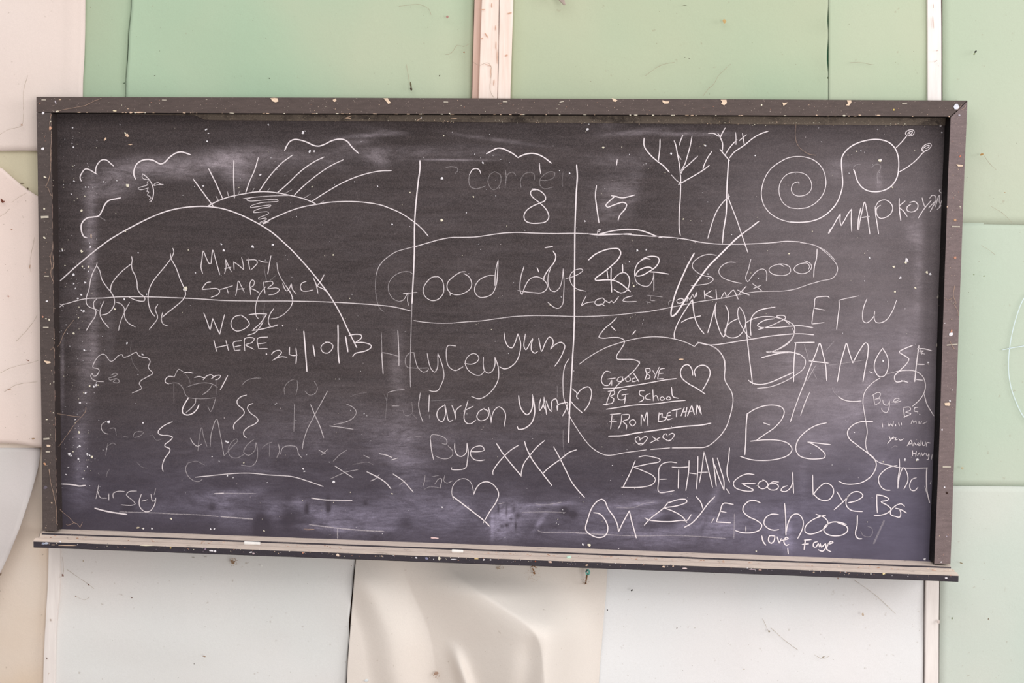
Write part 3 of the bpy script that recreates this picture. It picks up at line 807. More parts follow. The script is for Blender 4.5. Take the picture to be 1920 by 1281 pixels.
2.1 .95 : 1270,540 1255,600 1260,650 1290,600 1300,530 1295,600 1310,640
2.1 .95 : 1300,525 1325,690
2.1 .95 : 1320,560 1350,640 1370,660
2.1 .95 : 1375,650 1375,560 1410,540 1430,600 1425,650| 1425,600 1480,580 1520,575 1515,620 1475,700
2.1 .95 : 1505,590 1525,640
1.2 .3 : 1425,420 1425,530
1.6 .25 : 1480,830 1480,950 1495,1100
# chalk_writing|chalk word Bye beside three kisses
1.4 .6 : 232,930 245,880 290,878 360,900 388,930 385,965 345,960
1.4 .55 : 400,980 445,1030 440,1070 400,1100 340,1100 280,1075
1.9 .8 : 235,920 245,1020 265,1110
1.9 .9 : 462,960 465,1020 490,1070 530,1080 570,1045 578,955| 590,1040 580,1130 570,1180 540,1200 430,1200 435,1185
1.9 .9 : 615,1035 690,1035 740,1020 720,985 670,985 625,1010 610,1060 640,1105 700,1120 745,1112
# chalk_writing|three large overlapping chalk kisses XXX
2.3 1 : 855,960 920,1060 1000,1160 1088,1265
2.1 .95 : 1062,975 990,1020 920,1085 850,1170 820,1225 822,1250
2.3 1 : 1118,940 1135,1000 1190,1110 1290,1245 1375,1355
2.1 .95 : 1305,932 1230,995 1160,1080 1110,1150 1088,1230 1085,1265
2.2 .97 : 1390,990 1440,1080 1500,1200 1560,1320 1620,1400 1680,1465
2.2 .97 : 1605,1018 1540,1040 1450,1110 1340,1190 1290,1240
# chalk_drawing|large chalk heart standing alone near the tray
@ 780 840
1.5 .7 : 350,480 335,420 350,350 400,300 460,290 510,320 535,390 540,438
2.1 .95 : 540,438 570,370 620,325 680,320 740,360 775,430 750,510 690,600 630,705
2.5 1 : 345,455 430,520 540,605 640,685 690,735
# chalk_writing|faint chalk scrawl left of the lone heart
1.4 .5 : 85,260 80,310 65,360
1.2 .4 : 80,310 130,310
1.2 .4 : 150,270 210,260
1.4 .6 : 175,340 215,290 240,290 225,380
1.2 .35 : 75,390 130,365 220,375
1.3 .5 : 270,260 260,310 290,330 340,310
# chalk_drawing|wobbly round chalk outline at the far left below the flames
@ 100 640
1.6 .75 : 470,380 400,372 360,350 350,320 365,300| 375,325 400,325 425,295 428,265 405,255 375,248 370,235 400,170 430,135 465,120 495,135 520,175 545,190 575,170 610,135 645,125 655,148 690,145 740,120 780,102 795,130 830,148 890,160 908,190 890,240 905,270 935,298 880,335 820,370 805,400 830,440 800,460 740,485
1.6 .5 : 540,320 580,300 600,310 560,335 520,345 530,365 590,350 620,375 600,392 560,380 580,360
1 .25 : 730,0 725,100 745,200 800,280
# chalk_drawing|half-erased chalk flower with scalloped petals
1.9 .85 : 1135,335 1080,330 1050,360 1050,385 1080,400
1.3 .45 : 1080,400 1140,390 1180,400 1215,440 1235,495 1265,530
1.5 .6 : 1135,335 1150,300 1175,262 1215,285
1.9 .85 : 1220,300 1260,290 1310,300
1.9 .85 : 1325,340 1370,330 1410,345
1.9 .85 : 1405,362 1440,325 1485,315 1500,335 1480,355 1530,320 1570,322 1545,355 1520,362
2.2 .85 : 1635,322 1600,390 1565,455
1.3 .45 : 1250,430 1320,405 1420,390 1500,405 1540,435
1.6 .55 : 1490,410 1450,465 1400,500
1.4 .4 : 1260,530 1380,540 1520,530
1.2 .3 : 1525,370 1525,510
1.4 .45 : 1520,540 1500,610 1475,660 1450,615
1.2 .35 : 1130,400 1132,580
1.2 .25 : 1230,300 1270,350 1285,400
# chalk_drawing|bold chalk U below the half-erased flower
2.5 1 : 1268,530 1230,590 1210,640 1215,675 1250,692 1300,680 1345,640 1365,595
1.8 .7 : 1335,540 1330,580 1290,630 1245,668
# chalk_drawing|single curly chalk squiggle at lower left
2 .95 : 1115,755 1040,790 985,840 985,865 1020,882 1080,885 1118,900 1090,935 1045,970 1050,990 1090,1005 1090,1035 1050,1090 1025,1150 1022,1190 1030,1220
# chalk_drawing|pair of wavy chalk strokes left of the faded X
1.9 .9 : 1812,505 1760,520 1722,560 1730,595 1780,640 1790,675 1750,720 1700,770 1688,800 1695,830
1.9 .85 : 1872,583 1830,600 1820,630 1850,675 1905,715 1920,745 1890,775 1820,810 1785,850 1790,890 1810,905
# chalk_writing|faded chalk name with a big M at lower left
1.8 .65 : 1285,910 1310,955 1350,985 1390,965
1.3 .4 : 1355,1030 1365,930 1390,810 1410,900 1440,985
1.5 .55 : 1470,985 1480,870 1530,730 1560,850 1600,1070
1.3 .4 : 1600,1075 1680,985 1730,930 1715,915 1670,950 1640,1010 1660,1080 1720,1095 1790,1060
1.4 .45 : 1880,920 1810,980 1785,1040 1830,1070 1890,1020 1900,950 1915,1050 1900,1130 1860,1170 1760,1160
1.3 .35 : 2030,955 2025,1080
1.3 .35 : 1960,1000 2000,965 2050,945
1.5 .5 : 2110,965 2120,1030 2095,1090
1.5 .55 : 2130,1060 2150,1000 2210,980 2280,995 2300,1060 2330,1092
1.4 .45 : 1265,1140 1240,1190 1260,1260 1320,1310 1370,1315 1395,1295
1.2 .3 : 1270,1140 1340,1125 1415,1160
1.9 .8 : 1330,1275 1440,1265 1560,1252 1700,1240 1850,1238 2030,1255 2240,1270 2380,1310 2530,1362
# chalk_writing|erased chalk letters at the far lower left
1.6 .6 : 495,750 455,780 450,820 480,860 515,870
1.3 .4 : 530,820 575,815 590,880
1.3 .35 : 655,890 700,900
1.3 .4 : 750,895 760,860 810,845 845,855 810,890 760,903
1.2 .25 : 930,880 970,930 1020,915
1.3 .35 : 510,960 490,1070
1.3 .35 : 510,980 560,955 585,970
1.2 .25 : 500,1270 510,1220 530,1200
1.2 .25 : 780,1130 830,1180 880,1190
# chalk_writing|faded chalk figures 1 X 2 with ghost digits above
@ 440 640
1.4 .35 : 245,345 170,348 110,370 70,410
1.4 .35 : 555,355 500,385 465,440 470,500
1.4 .4 : 585,368 590,420 575,500
1.4 .4 : 745,375 775,430 760,485 700,505 660,470
1.4 .4 : 560,590 558,700 555,845
1.8 .65 : 712,595 760,710 800,800 835,905
1.6 .6 : 870,470 810,580 740,710 680,830 645,940 635,1010
1.5 .55 : 1045,588 1110,620 1140,665 1110,720 1030,760 930,782
1.7 .65 : 890,795 980,805 1110,825
1.2 .2 : 1085,520 1150,495 1240,480
1.7 .55 : 1440,480 1510,460 1590,455
1.2 .25 : 1400,500 1425,560 1420,650 1410,740
1.3 .35 : 1430,490 1425,600
1.5 .5 : 1475,607 1540,607
1.3 .3 : 1620,905 1750,890
# chalk_writing|row of small faded chalk crosses
1.6 .65 : 790,1020 850,1055
1.4 .6 : 870,1015 815,1065
1.5 .45 : 1050,1020 990,1060 925,1125
1.6 .55 : 1210,1070 1265,1095
2 .8 : 1355,1055 1410,1065 1475,1090
1.6 .7 : 1530,1095 1465,1115
1.8 .7 : 940,1170 1030,1230 1110,1280
1.3 .5 : 1155,1205 1050,1225 900,1290
2.2 .85 : 1240,1225 1340,1275 1420,1330 1465,1385
1.6 .65 : 1355,1250 1320,1290 1275,1310
2 .85 : 1485,1245 1580,1310 1640,1375 1675,1415
1.3 .5 : 1600,1305 1545,1350
1.2 .25 : 1110,1155 1250,1135 1300,1160
# chalk_writing|chalk letters like HESU with a thick underline at lower left
@ 100 840
1.7 .65 : 425,350 400,475
1.7 .65 : 415,400 440,465 500,472
2 .7 : 520,430 520,490
1.8 .7 : 665,408 600,408 560,430 562,470
1.8 .65 : 780,405 710,410 685,440 740,490 768,525 740,538 635,535
2 .8 : 825,435 805,500 815,560 860,598 910,590 950,530 960,470
1.7 .75 : 830,500 885,485
1.7 .75 : 915,435 930,500 960,490
1.2 .5 : 960,380 945,440
3 .9 : 388,565 500,595 690,625
# chalk_line|long dusty chalk underlines just above the tray
2 .4 : 620,600 960,610 1130,620 1400,630 1550,645
2.6 .5 : 1570,645 1870,668
2.8 .92 : 78,340 140,342 205,350 240,358 300,352
2.4 .7 : 1510,430 1600,425
1.6 .4 : 1600,425 1900,430
@ 440 840
2.2 .8 : 720,470 780,480 850,488 940,490 1100,493
2.6 .45 : 700,720 900,745 1150,770 1400,785
2.6 .4 : 965,760 965,850
@ 780 840
2 .4 : 1140,770 1160,785 1400,790 1600,800 1900,820
1.8 .3 : 1000,605 1200,600 1400,605
1.8 .5 : 775,525 825,515
1.8 .35 : 1120,525 1200,535 1360,510
@ 1080 840
2.2 .35 : 0,800 300,815 600,825 900,820 1200,835 1400,850
1.6 .4 : 1485,620 1480,850
1.6 .3 : 380,560 540,560 640,520 730,510
# chalk_writing|large chalk Greek-style letters starting with a J below the letters E T W
@ 1390 640
2 .92 : 610,350 575,430 540,520 490,660 460,755
1.9 .85 : 640,480 600,570 555,695
1.4 .5 : 700,225 660,290 620,370
1.3 .4 : 650,250 705,350
1.3 .4 : 590,30 630,170
1.2 .3 : 870,0 790,90
1.3 .35 : 820,225 1000,200 1160,175
2 .9 : 1640,360 1700,365
2.2 .9 : 1200,285 1228,298
2.2 .95 : 1500,368 1562,385
2.2 .95 : 65,365 110,395 180,405 260,390 380,340 480,295
# chalk_drawing|curved chalk smile stroke under the Greek-style letters
1.2 .3 : 850,430 870,480 910,520
2 .9 : 910,520 960,550 1040,565 1125,560
# chalk_writing|tall chalk initials B G right of the speech box
2.4 1 : 55,675 45,800 40,950 33,1065
2.1 .95 : 45,690 120,640 220,605 310,600 380,620 402,660 380,730 310,810 210,880 140,930
2.1 .95 : 85,938 220,925 350,930 440,960 475,1010 450,1060 360,1100 220,1118 90,1110 -10,1080
2.2 .9 : 205,765 265,785
2.2 .97 : 798,765 700,790 600,850 530,930 510,1010 540,1070 620,1100 720,1103 780,1090 785,1060 740,1010 680,970 620,945| 835,970
# chalk_writing|large chalk S with the letters cho running to the frame
2.2 .97 : 1232,752 1120,755 1040,790 995,850 1010,910 1080,970 1180,1045 1245,1100 1265,1160 1230,1250 1140,1320 1030,1342 960,1335 912,1312
2.1 .95 : 1460,1165 1390,1180 1310,1240 1285,1290 1305,1360 1350,1395 1395,1398
2.3 1 : 1480,1105 1482,1200 1470,1290 1468,1380
2 .95 : 1468,1350 1490,1240 1520,1185 1555,1240 1560,1310 1525,1385
2 .95 : 1640,1280 1600,1295 1578,1350 1590,1395 1625,1402 1655,1370
2.2 .95 : 1740,1185 1735,1250 1740,1400 1765,1515
1.6 .7 : 1780,1310 1770,1340
1.6 .7 : 1720,1360 1730,1400 1745,1440
# chalk_drawing|bell-shaped chalk outline around the tiny note at the right edge
1.8 .85 : 1300,345 1230,390 1160,470 1140,560 1150,650 1165,740 1180,850 1165,960 1185,1040 1240,1100 1300,1140 1400,1165 1480,1185 1600,1190 1748,1188
1.4 .5 : 1355,310 1450,285
1.9 .88 : 1450,285 1560,272 1640,285 1700,330 1725,400 1715,480 1670,550 1605,610
1.9 .88 : 1715,500 1740,590 1805,700
# chalk_writing|tiny chalk note Bye BG I will miss you at the right edge
1.6 .75 : 1235,500 1250,590
1.6 .75 : 1225,510 1280,480 1305,490 1290,530 1250,545 1300,540 1300,570 1250,600
1.7 .75 : 1325,550 1335,590 1370,600 1390,560| 1385,620 1360,670 1320,650 1315,630
1.7 .75 : 1410,570 1460,560 1480,540 1450,535 1425,560 1440,575 1495,560
1.9 .9 : 1520,630 1530,715
1.8 .9 : 1520,620 1580,620 1585,645 1540,665 1590,680 1520,712
1.8 .9 : 1655,620 1625,625 1620,655 1655,660
2 .9 : 1650,670 1655,675
2 .9 : 1670,685 1675,690
1.8 .85 : 1320,770 1325,805
1.8 .85 : 1375,770 1385,800| 1400,775 1420,800| 1425,750
2 .9 : 1445,780 1448,795
2 .9 : 1475,765 1480,795
1.8 .85 : 1500,765 1502,785
1.6 .8 : 1590,775 1605,740 1615,765 1635,745 1640,770
1.6 .8 : 1665,750 1665,775
1.6 .8 : 1690,750 1680,775
1.6 .8 : 1740,755 1700,775
1.9 .9 : 1385,890 1400,920 1440,900
1.9 .9 : 1425,895 1370,960
1.9 .9 : 1450,905 1440,925 1465,920
1.9 .9 : 1475,915 1490,930 1520,915
1.9 .92 : 1555,980 1590,930 1605,980
1.7 .9 : 1570,965 1600,960
1.8 .9 : 1615,980 1620,950 1640,975 1660,950
1.8 .9 : 1670,960 1655,975 1680,975 1685,930
1.8 .9 : 1700,945 1700,975 1720,975 1725,945
1.8 .9 : 1735,985 1740,950 1770,955
2 .95 : 1605,1025 1605,1075
2 .95 : 1640,1030 1635,1080
1.8 .9 : 1605,1055 1640,1050
1.8 .9 : 1650,1075 1670,1045 1675,1080
1.8 .9 : 1690,1045 1700,1075 1720,1045
1.8 .9 : 1730,1050 1745,1080 1760,1050 1750,1110 1740,1110
1.6 .8 : 1790,1060 1780,1110
1.3 .35 : 1410,1000 1440,980 1465,990
# chalk_writing|six tall chalk capitals with an exclamation mark below the speech box
@ 1080 840
2.1 .95 : 555,120 510,230 440,370
2 .92 : 590,85 640,75 720,85 790,110 780,130 680,150 540,180| 640,220 720,260 745,295 720,340 640,365 520,372 425,370
2 .92 : 945,140 880,132 810,150 780,190 775,300 770,400 790,420 860,412 920,402
1.8 .9 : 785,295 850,293
2.2 .95 : 900,180 970,185 1050,178
2.2 .95 : 962,205 960,300 958,380
2.2 .95 : 1060,120 1055,230 1040,330 1030,400
2.1 .95 : 1143,80 1140,230 1128,385
1.8 .9 : 1055,235 1130,245
2.1 .95 : 1155,330 1175,230 1200,35| 1240,200 1280,370
1.8 .9 : 1140,230 1235,228
2.2 .95 : 1283,95 1300,230 1315,360
2.2 .95 : 1295,150 1340,280 1388,398| 1385,300 1355,200 1325,95
2.1 .95 : 1440,0 1430,100 1415,200 1420,270 1440,320
2.2 .95 : 1410,385 1440,430
# chalk_writing|chalk word ON with a spiral O just above the tray
2.4 1 : 165,608 220,618 270,670 298,740 290,800 260,832 200,840 130,810 90,765 110,670 150,560 200,500 240,482 270,500 300,570 350,640 385,710 400,785| 440,700 500,590| 520,680 545,770 565,845
# chalk_writing|slanted chalk capitals BYE between ON and SCHOOL
2.2 1 : 640,725 700,660 820,565 865,510
2.2 1 : 865,515 960,485 1030,485 1040,505 960,540 820,562| 900,590 990,640 1040,700
2.2 1 : 1080,625 1040,680 990,680 870,692 740,685 680,675 645,655
2.3 1 : 1125,455 1170,510 1190,570
2.4 1 : 1300,458 1240,520 1150,640 1080,710 1015,745
2.3 1 : 1475,530 1380,522 1350,600 1315,695| 1450,703
2 .95 : 1350,595 1408,605
1.8 .85 : 1295,655 1270,700
# chalk_writing|large chalk word SCHOOL just above the tray at the right
2.4 1 : 1728,515 1680,495 1620,500 1570,550 1565,590 1610,640 1700,685 1742,725 1720,770 1650,795 1560,795 1492,775
2 .9 : 1592,740 1592,780
@ 1410 840
2.3 1 : 248,625 180,622 125,660 112,710 150,755 210,772 250,765
2.4 1 : 305,520 315,650 318,820
2.3 1 : 320,790 340,700 380,630 430,620 475,670 478,740 450,810 428,850
2.3 1 : 690,632 650,640 560,680 500,740 500,790 540,808 620,790 690,745 712,700 680,655 600,622
2.4 1 : 885,718 830,700 760,695 700,720 670,760 690,800 760,825 850,815 895,780 890,740 800,700
2.4 1 : 988,630 985,730 970,790 975,830 1000,852 1030,852
1.5 .3 : 1080,735 1120,750 1130,800 1100,835 1040,820 1020,780
4 .25 : 1240,680 1190,790 1140,900
# chalk_writing|chalk words Good bye BG above the word SCHOOL
2.1 .95 : 20,250 -50,245 -130,280 -175,330 -160,370 -90,400 0,405 13,395 -40,365 -95,335| 30,335
2.1 .95 : 115,305 70,320 55,355 85,382 130,375 150,340 125,310 100,300
2.1 .95 : 250,320 190,320 145,370 180,395 230,390 250,360 220,335 160,340
2.1 .95 : 330,355 290,370 270,400 310,410 360,375 385,300
2.2 1 : 380,230 385,330 390,425
2.2 1 : 568,255 570,350 573,440| 620,380 690,330 750,360 765,420 730,480 680,495 620,475 580,435
2.2 1 : 795,410 850,500
2.2 1 : 925,430 860,500 770,580
2.2 1 : 900,515 980,495 1040,450 1010,415 950,415 890,470 885,540 930,585 1035,598
2.2 1 : 1170,440 1170,520 1175,610
2.2 1 : 1170,440 1230,450 1283,480 1260,495 1210,505 1270,540 1303,575 1270,610 1200,632 1145,635
2.2 1 : 1430,548 1400,525 1350,540 1300,590 1300,625 1350,645 1385,650 1395,610 1380,570
2.2 1 : 1345,565 1400,580 1448,610
# chalk_writing|two small bold chalk words starting with love under the word SCHOOL
2.8 1 : 92,825 105,880 130,912
2.6 1 : 215,828 165,825 155,875 180,895 205,875 215,830
2.6 1 : 235,835 255,895| 275,850
2.6 1 : 275,870 340,850 320,838 298,880 320,915 345,905
2.6 1 : 335,940 340,995
2.6 1 : 490,865 555,860
2.8 1 : 500,865 488,955
2.4 1 : 470,905 530,900
2.6 1 : 612,880 580,890 575,925 600,930 622,895 632,930
2.6 1 : 640,895 650,930 690,895| 690,940 660,970 620,955
2.6 1 : 700,910 760,885 740,875 705,920 700,950 740,975
"""
# ------------------------------------------------------------------ the wall
XL, XR, ZT = -3.2, 3.2, 3.0
wall = mesh_obj('wall_back', [(XL, 0.0, 0), (XR, 0.0, 0), (XR, 0.0, ZT), (XL, 0.0, ZT), (XL, 0.12, 0), (XR, 0.12, 0), (XR, 0.12, ZT), (XL, 0.12, ZT)],
                [[0, 1, 2, 3], [5, 4, 7, 6], [3, 2, 6, 7], [1, 0, 4, 5], [0, 3, 7, 4], [2, 1, 5, 6]],
                flat_mat('bare_wall_timber', (120, 92, 78), 0.9, 0.6, 20))
tag(wall, 'old classroom wall of green, pink and white sheets behind the chalkboard', kind='structure')
floor = mesh_obj('floor', [(XL, -7.5, 0), (XR, -7.5, 0), (XR, 0, 0), (XL, 0, 0), (XL, -7.5, -.1), (XR, -7.5, -.1), (XR, 0, -.1), (XL, 0, -.1)],
                 [[0, 1, 2, 3], [7, 6, 5, 4], [1, 0, 4, 5], [3, 2, 6, 7], [2, 1, 5, 6], [0, 3, 7, 4]],
                 flat_mat('dusty_floor_boards', (176, 160, 148), 0.8, 0.8, 6))
tag(floor, 'dusty pale floor', kind='structure')

T0, BOT = -470, 1635
PINK = sheet_mat('pale_pink_paint', (235, 219, 212), (230, 212, 203), (238, 226, 219), 1.3, 1)
PINK2 = sheet_mat('pink_cream_paint', (244, 225, 217), (240, 220, 211), (246, 232, 225), 1.6, 4)
BEIGE = sheet_mat('bare_beige_paper', (236, 222, 210), (228, 206, 182), (238, 227, 217), 2.4, 2)
SAGE = sheet_mat('grey_sage_paper', (218, 214, 212), (221, 211, 210), (212, 213, 209), 1.5, 3)
G_A = sheet_mat('mint_green_paint', (172, 190, 163), (164, 194, 166), (180, 191, 164), 1.6, 11)
G_B = sheet_mat('mint_sage_paint', (174, 196, 169), (187, 197, 171), (164, 194, 166), 1.5, 14)
G_C = sheet_mat('sage_green_paint', (172, 191, 164), (191, 195, 168), (184, 194, 166), 1.3, 17)
G_D = sheet_mat('pale_sage_paint', (178, 196, 169), (194, 199, 175), (186, 198, 172), 1.5, 20)
G_E = sheet_mat('right_sage_paint', (180, 196, 172), (192, 199, 180), (186, 198, 176), 1.2, 23)
G_F = sheet_mat('pale_mint_paint', (186, 203, 184), (196, 204, 189), (190, 203, 186), 1.2, 26)
G_G = sheet_mat('pale_grey_mint_paint', (200, 213, 203), (213, 216, 207), (206, 214, 204), 1.4, 29)
W_A = sheet_mat('grey_white_paint', (236, 235, 233), (238, 232, 231), (232, 234, 233), 1.7, 33)
W_B = sheet_mat('cream_white_paint', (240, 233, 226), (236, 227, 219), (238, 234, 230), 1.6, 36)
W_C = sheet_mat('cool_white_paint', (241, 243, 245), (243, 241, 242), (237, 240, 242), 1.6, 39)
BAT = batten_mat('pinkish_white_batten_paint', (246, 230, 220), (236, 214, 202))
BATW = batten_mat('white_batten_paint', (247, 240, 236), (238, 230, 226))
STRIP = batten_mat('tan_pink_strip_paint', (222, 190, 176), (210, 178, 164))

sheet('large beige backing sheet showing at the torn left side', -1300, 160, T0, BOT, 0.004, BEIGE, wall, wob(220, 0.003, 1), 20, 60, 0.002)
OLIVE = sheet_mat('olive_beige_paper', (212, 203, 176), (206, 196, 168), (216, 207, 182), 2.2, 44)
sheet('olive beige sheet showing in the torn gap at the upper left', -1300, 158, 180, 640, 0.0075, OLIVE, wall, wob(200, 0.001, 45), 20, 30, 0.002)
def h_pink(x, y):
    return 0.004 * sst(120, 136, x) - 0.003 * sst(134, 137, x) + 0.004 * (mnoise.noise(Vector((x / 190, y / 190, 3))) + .5) + 0.001 * sst(200, 283, y)
sheet('pale pink sheet filling the upper left corner', -1300, [(-470, 160), (0, 160), (60, 159.5), (110, 158), (150, 155.5), (185, 155), (290, 156)],
      T0, [(-1300, 285), (0, 283), (40, 282.5), (160, 284)], 0.014, PINK, wall, h_pink, 160, 60, 0.002)
def h_pink2(x, y):
    return 0.004 * (mnoise.noise(Vector((x / 160, y / 200, 5))) + .5) + 0.010 * (1 - sst(300, 420, y - 0.7 * x)) + 0.004 * sst(760, 835, y)
sheet('pink cream sheet with a torn diagonal top at the left edge', -1300, 150, [(-1300, 312), (0, 312), (12, 323), (28, 337), (45, 351), (60, 361), (72, 369), (150, 400)],
      [(-1300, 830), (0, 831), (30, 832), (55, 836), (75, 839), (150, 843)], 0.012, PINK2, wall, h_pink2, 140, 60, 0.002)
def h_sage(x, y):
    e = lin([(830, 76), (850, 76), (880, 71), (930, 57), (990, 37), (1040, 17), (1075, 0), (1140, -30), (1635, -240)], y)
    return 0.004 * (mnoise.noise(Vector((x / 140, y / 140, 8))) + .5) + 0.045 * math.exp(-((e - x) / 60.0)) * sst(845, 960, y)
sheet('grey sage sheet curling away along a slanting edge at lower left', -1300,
      [(830, 76), (850, 76), (880, 71), (930, 57), (990, 37), (1040, 17), (1075, 0), (1140, -30), (1635, -240)], [(-1300, 836), (76, 840)], BOT, 0.006, SAGE, wall, h_sage, 120, 90, 0.0015)
# upper green sheets
ck = [(-470, 250), (0, 247), (20, 246.5), (60, 242), (110, 240), (150, 236.5), (185, 236), (500, 236)]
sheet('narrow mint green sheet beside the upper pink sheet', 150, [(y, x - (0.9 if 20 < y < 150 else 0.25)) for y, x in ck], T0, 500, 0.006, G_A, wall,
      lambda x, y: 0.003 + 0.004 * math.sin((x - 150) / 90.0 * 3.1), 30, 90)
def h_g2(x, y):
    return 0.004 * (mnoise.noise(Vector((x / 150, y / 120, 12))) + .5) + 0.007 * math.exp(-(x - 240) / 30.0) * sst(-300, 20, y) * (1 - sst(120, 220, y)) - 0.008 * sst(810, 886, x)
sheet('wide mint green sheet left of the centre batten', [(y, x) for y, x in ck], [(-470, 893), (0, 889), (182, 884), (500, 878)], T0, 500, 0.010, G_B, wall, h_g2, 110, 80)
lens = [(-470, 1553), (10, 1553), (25, 1552), (40, 1551.4), (58, 1552.7), (74, 1552.6), (100, 1550.6), (112, 1550.4), (135, 1552.6), (150, 1552.8), (500, 1552.5)]
def h_g3(x, y):
    return 0.004 * (mnoise.noise(Vector((x / 170, y / 130, 15))) + .5) + 0.006 * math.exp(-(1552 - x) / 22.0) * (math.exp(-((y - 105) / 30.0) ** 2) + math.exp(-((y - 38) / 20.0) ** 2))
sheet('wide sage green sheet right of the centre batten', [(-470, 966), (0, 962), (182, 957.5), (500, 950)], lens, T0, 500, 0.008, G_C, wall, h_g3, 120, 120)
sheet('mint sage sheet between the fine crack and the right batten', 1553.7, [(-470, 1738), (182, 1738), (500, 1737)], T0, 500, 0.008, G_D, wall, wob(150, 0.003, 18), 40, 50)
sheet('upper sage sheet at the right edge above the first seam', [(-470, 1767), (182, 1767.5), (420, 1766)], 2700, T0, [(1700, 420), (1830, 420.5), (1920, 421), (2700, 424)], 0.0075, G_E, wall, wob(210, 0.004, 21), 60, 50)
sheet('middle pale mint sheet at the right edge between the two seams', 1765, 2700, [(1700, 418), (1830, 418), (1920, 418), (2700, 420)], [(1700, 910.5), (1830, 911), (1920, 912), (2700, 918)], 0.006, G_F, wall, wob(210, 0.004, 24), 60, 40)
sheet('lower pale mint sheet at the right edge below the second seam', [(900, 1764), (1090, 1762.5), (1280, 1761), (1635, 1759)], 2700, [(1700, 911), (1830, 911.6), (1920, 912.6), (2700, 918.4)], BOT, 0.0075, G_G, wall, wob(180, 0.005, 27), 60, 60)
# lower white sheets
cr = [(900, 668), (1047, 667), (1080, 664), (1130, 660), (1190, 655.5), (1240, 651.5), (1281, 649.5), (1635, 640)]
cl = [(900, 668), (1047, 666.5), (1080, 662.8), (1110, 660), (1140, 656.8), (1165, 654.4), (1180, 654.2), (1190, 655), (1240, 651), (1281, 649), (1635, 639.5)]
def h_w1(x, y):
    return 0.007 * (mnoise.noise(Vector((x / 170, y / 90, 31))) + .5) + 0.010 * math.exp(-(657 - x) / 45.0) * math.exp(-((y - 1150) / 60.0) ** 2)
sheet('grey white sheet under the left half of the chalkboard', [(900, 110), (1090, 110), (1140, 107), (1200, 103), (1281, 102), (1635, 96)], cl, 950, BOT, 0.006, W_A, wall, h_w1, 110, 90)
V1 = [(950, 735), (1062, 754), (1103, 768), (1145, 789), (1187, 806), (1228, 813), (1260, 817), (1300, 826), (1635, 900)]
R1 = [(950, 770), (1062, 829), (1085, 862), (1107, 893), (1137, 935), (1160, 980), (1180, 1006), (1210, 1014), (1281, 1022), (1635, 1075)]
XR_ = [(900, 1142), (1070, 1139), (1100, 1137), (1125, 1135.5), (1150, 1133), (1200, 1129), (1250, 1125), (1281, 1123), (1635, 1095)]
def h_w2(x, y):
    v = sum(lin(V1, y + k) for k in (-24, -12, 0, 12, 24)) / 5; r = sum(lin(R1, y + k) for k in (-27, -18, -9, 0, 9, 18, 27)) / 7
    H = 0.00080 * (r - v) * (0.5 + 0.5 * sst(1000, 1200, y)) * (1 - 0.7 * sst(1350, 1635, y))
    if x < v:
        hh = 0.036 * sst(0, 75, v - x) * (1 - 0.75 * sst(75, 130, v - x))
    elif x < r:
        hh = H * (0.35 * sst(v, r, x) + 0.65 * (x - v) / (r - v))
    else:
        hh = H * (1 - sst(-20, 215, x - r)) * 1.02
    # two small pinched folds above the frame's lower edge
    f1 = lin([(1190, 846), (1207, 848), (1281, 872), (1400, 905), (1635, 960)], y)
    a1 = sst(1195, 1260, y) * (1 - sst(1400, 1600, y))
    hh += 0.030 * a1 * math.exp(-((x - f1) / 13.0) ** 2) * (1 if x < f1 else 1)
    f2 = lin([(1165, 1002), (1281, 990), (1635, 960)], y)
    hh -= 0.018 * sst(1165, 1240, y) * (1 - sst(1350, 1500, y)) * math.exp(-((x - f2) / 22.0) ** 2)
    hh *= sst(0, 110, lin(XR_, y) - x)
    return hh * sst(1030, 1120, y) + 0.003 * (mnoise.noise(Vector((x / 120, y / 120, 36))) + .5)
sheet('cream white sheet buckled into folds below the middle of the chalkboard', [(y, x + 0.5) for y, x in cr],
      [(900, 1142), (1070, 1139), (1100, 1137), (1125, 1135.5), (1150, 1133), (1200, 1129), (1250, 1125), (1281, 1123), (1635, 1095)], 950, BOT, 0.013, W_B, wall, h_w2, 260, 170, 0.0015)
def h_w3(x, y):
    return 0.007 * (mnoise.noise(Vector((x / 190, y / 110, 41))) + .5) + 0.004 * math.exp(-((x - 1435 + 0.2 * (y - 1100)) / 40.0) ** 2)
sheet('cool white sheet under the right half of the chalkboard', 1090, [(900, 1733), (1090, 1732), (1281, 1731), (1635, 1728)], 950, BOT, 0.005, W_C, wall, h_w3, 110, 60)

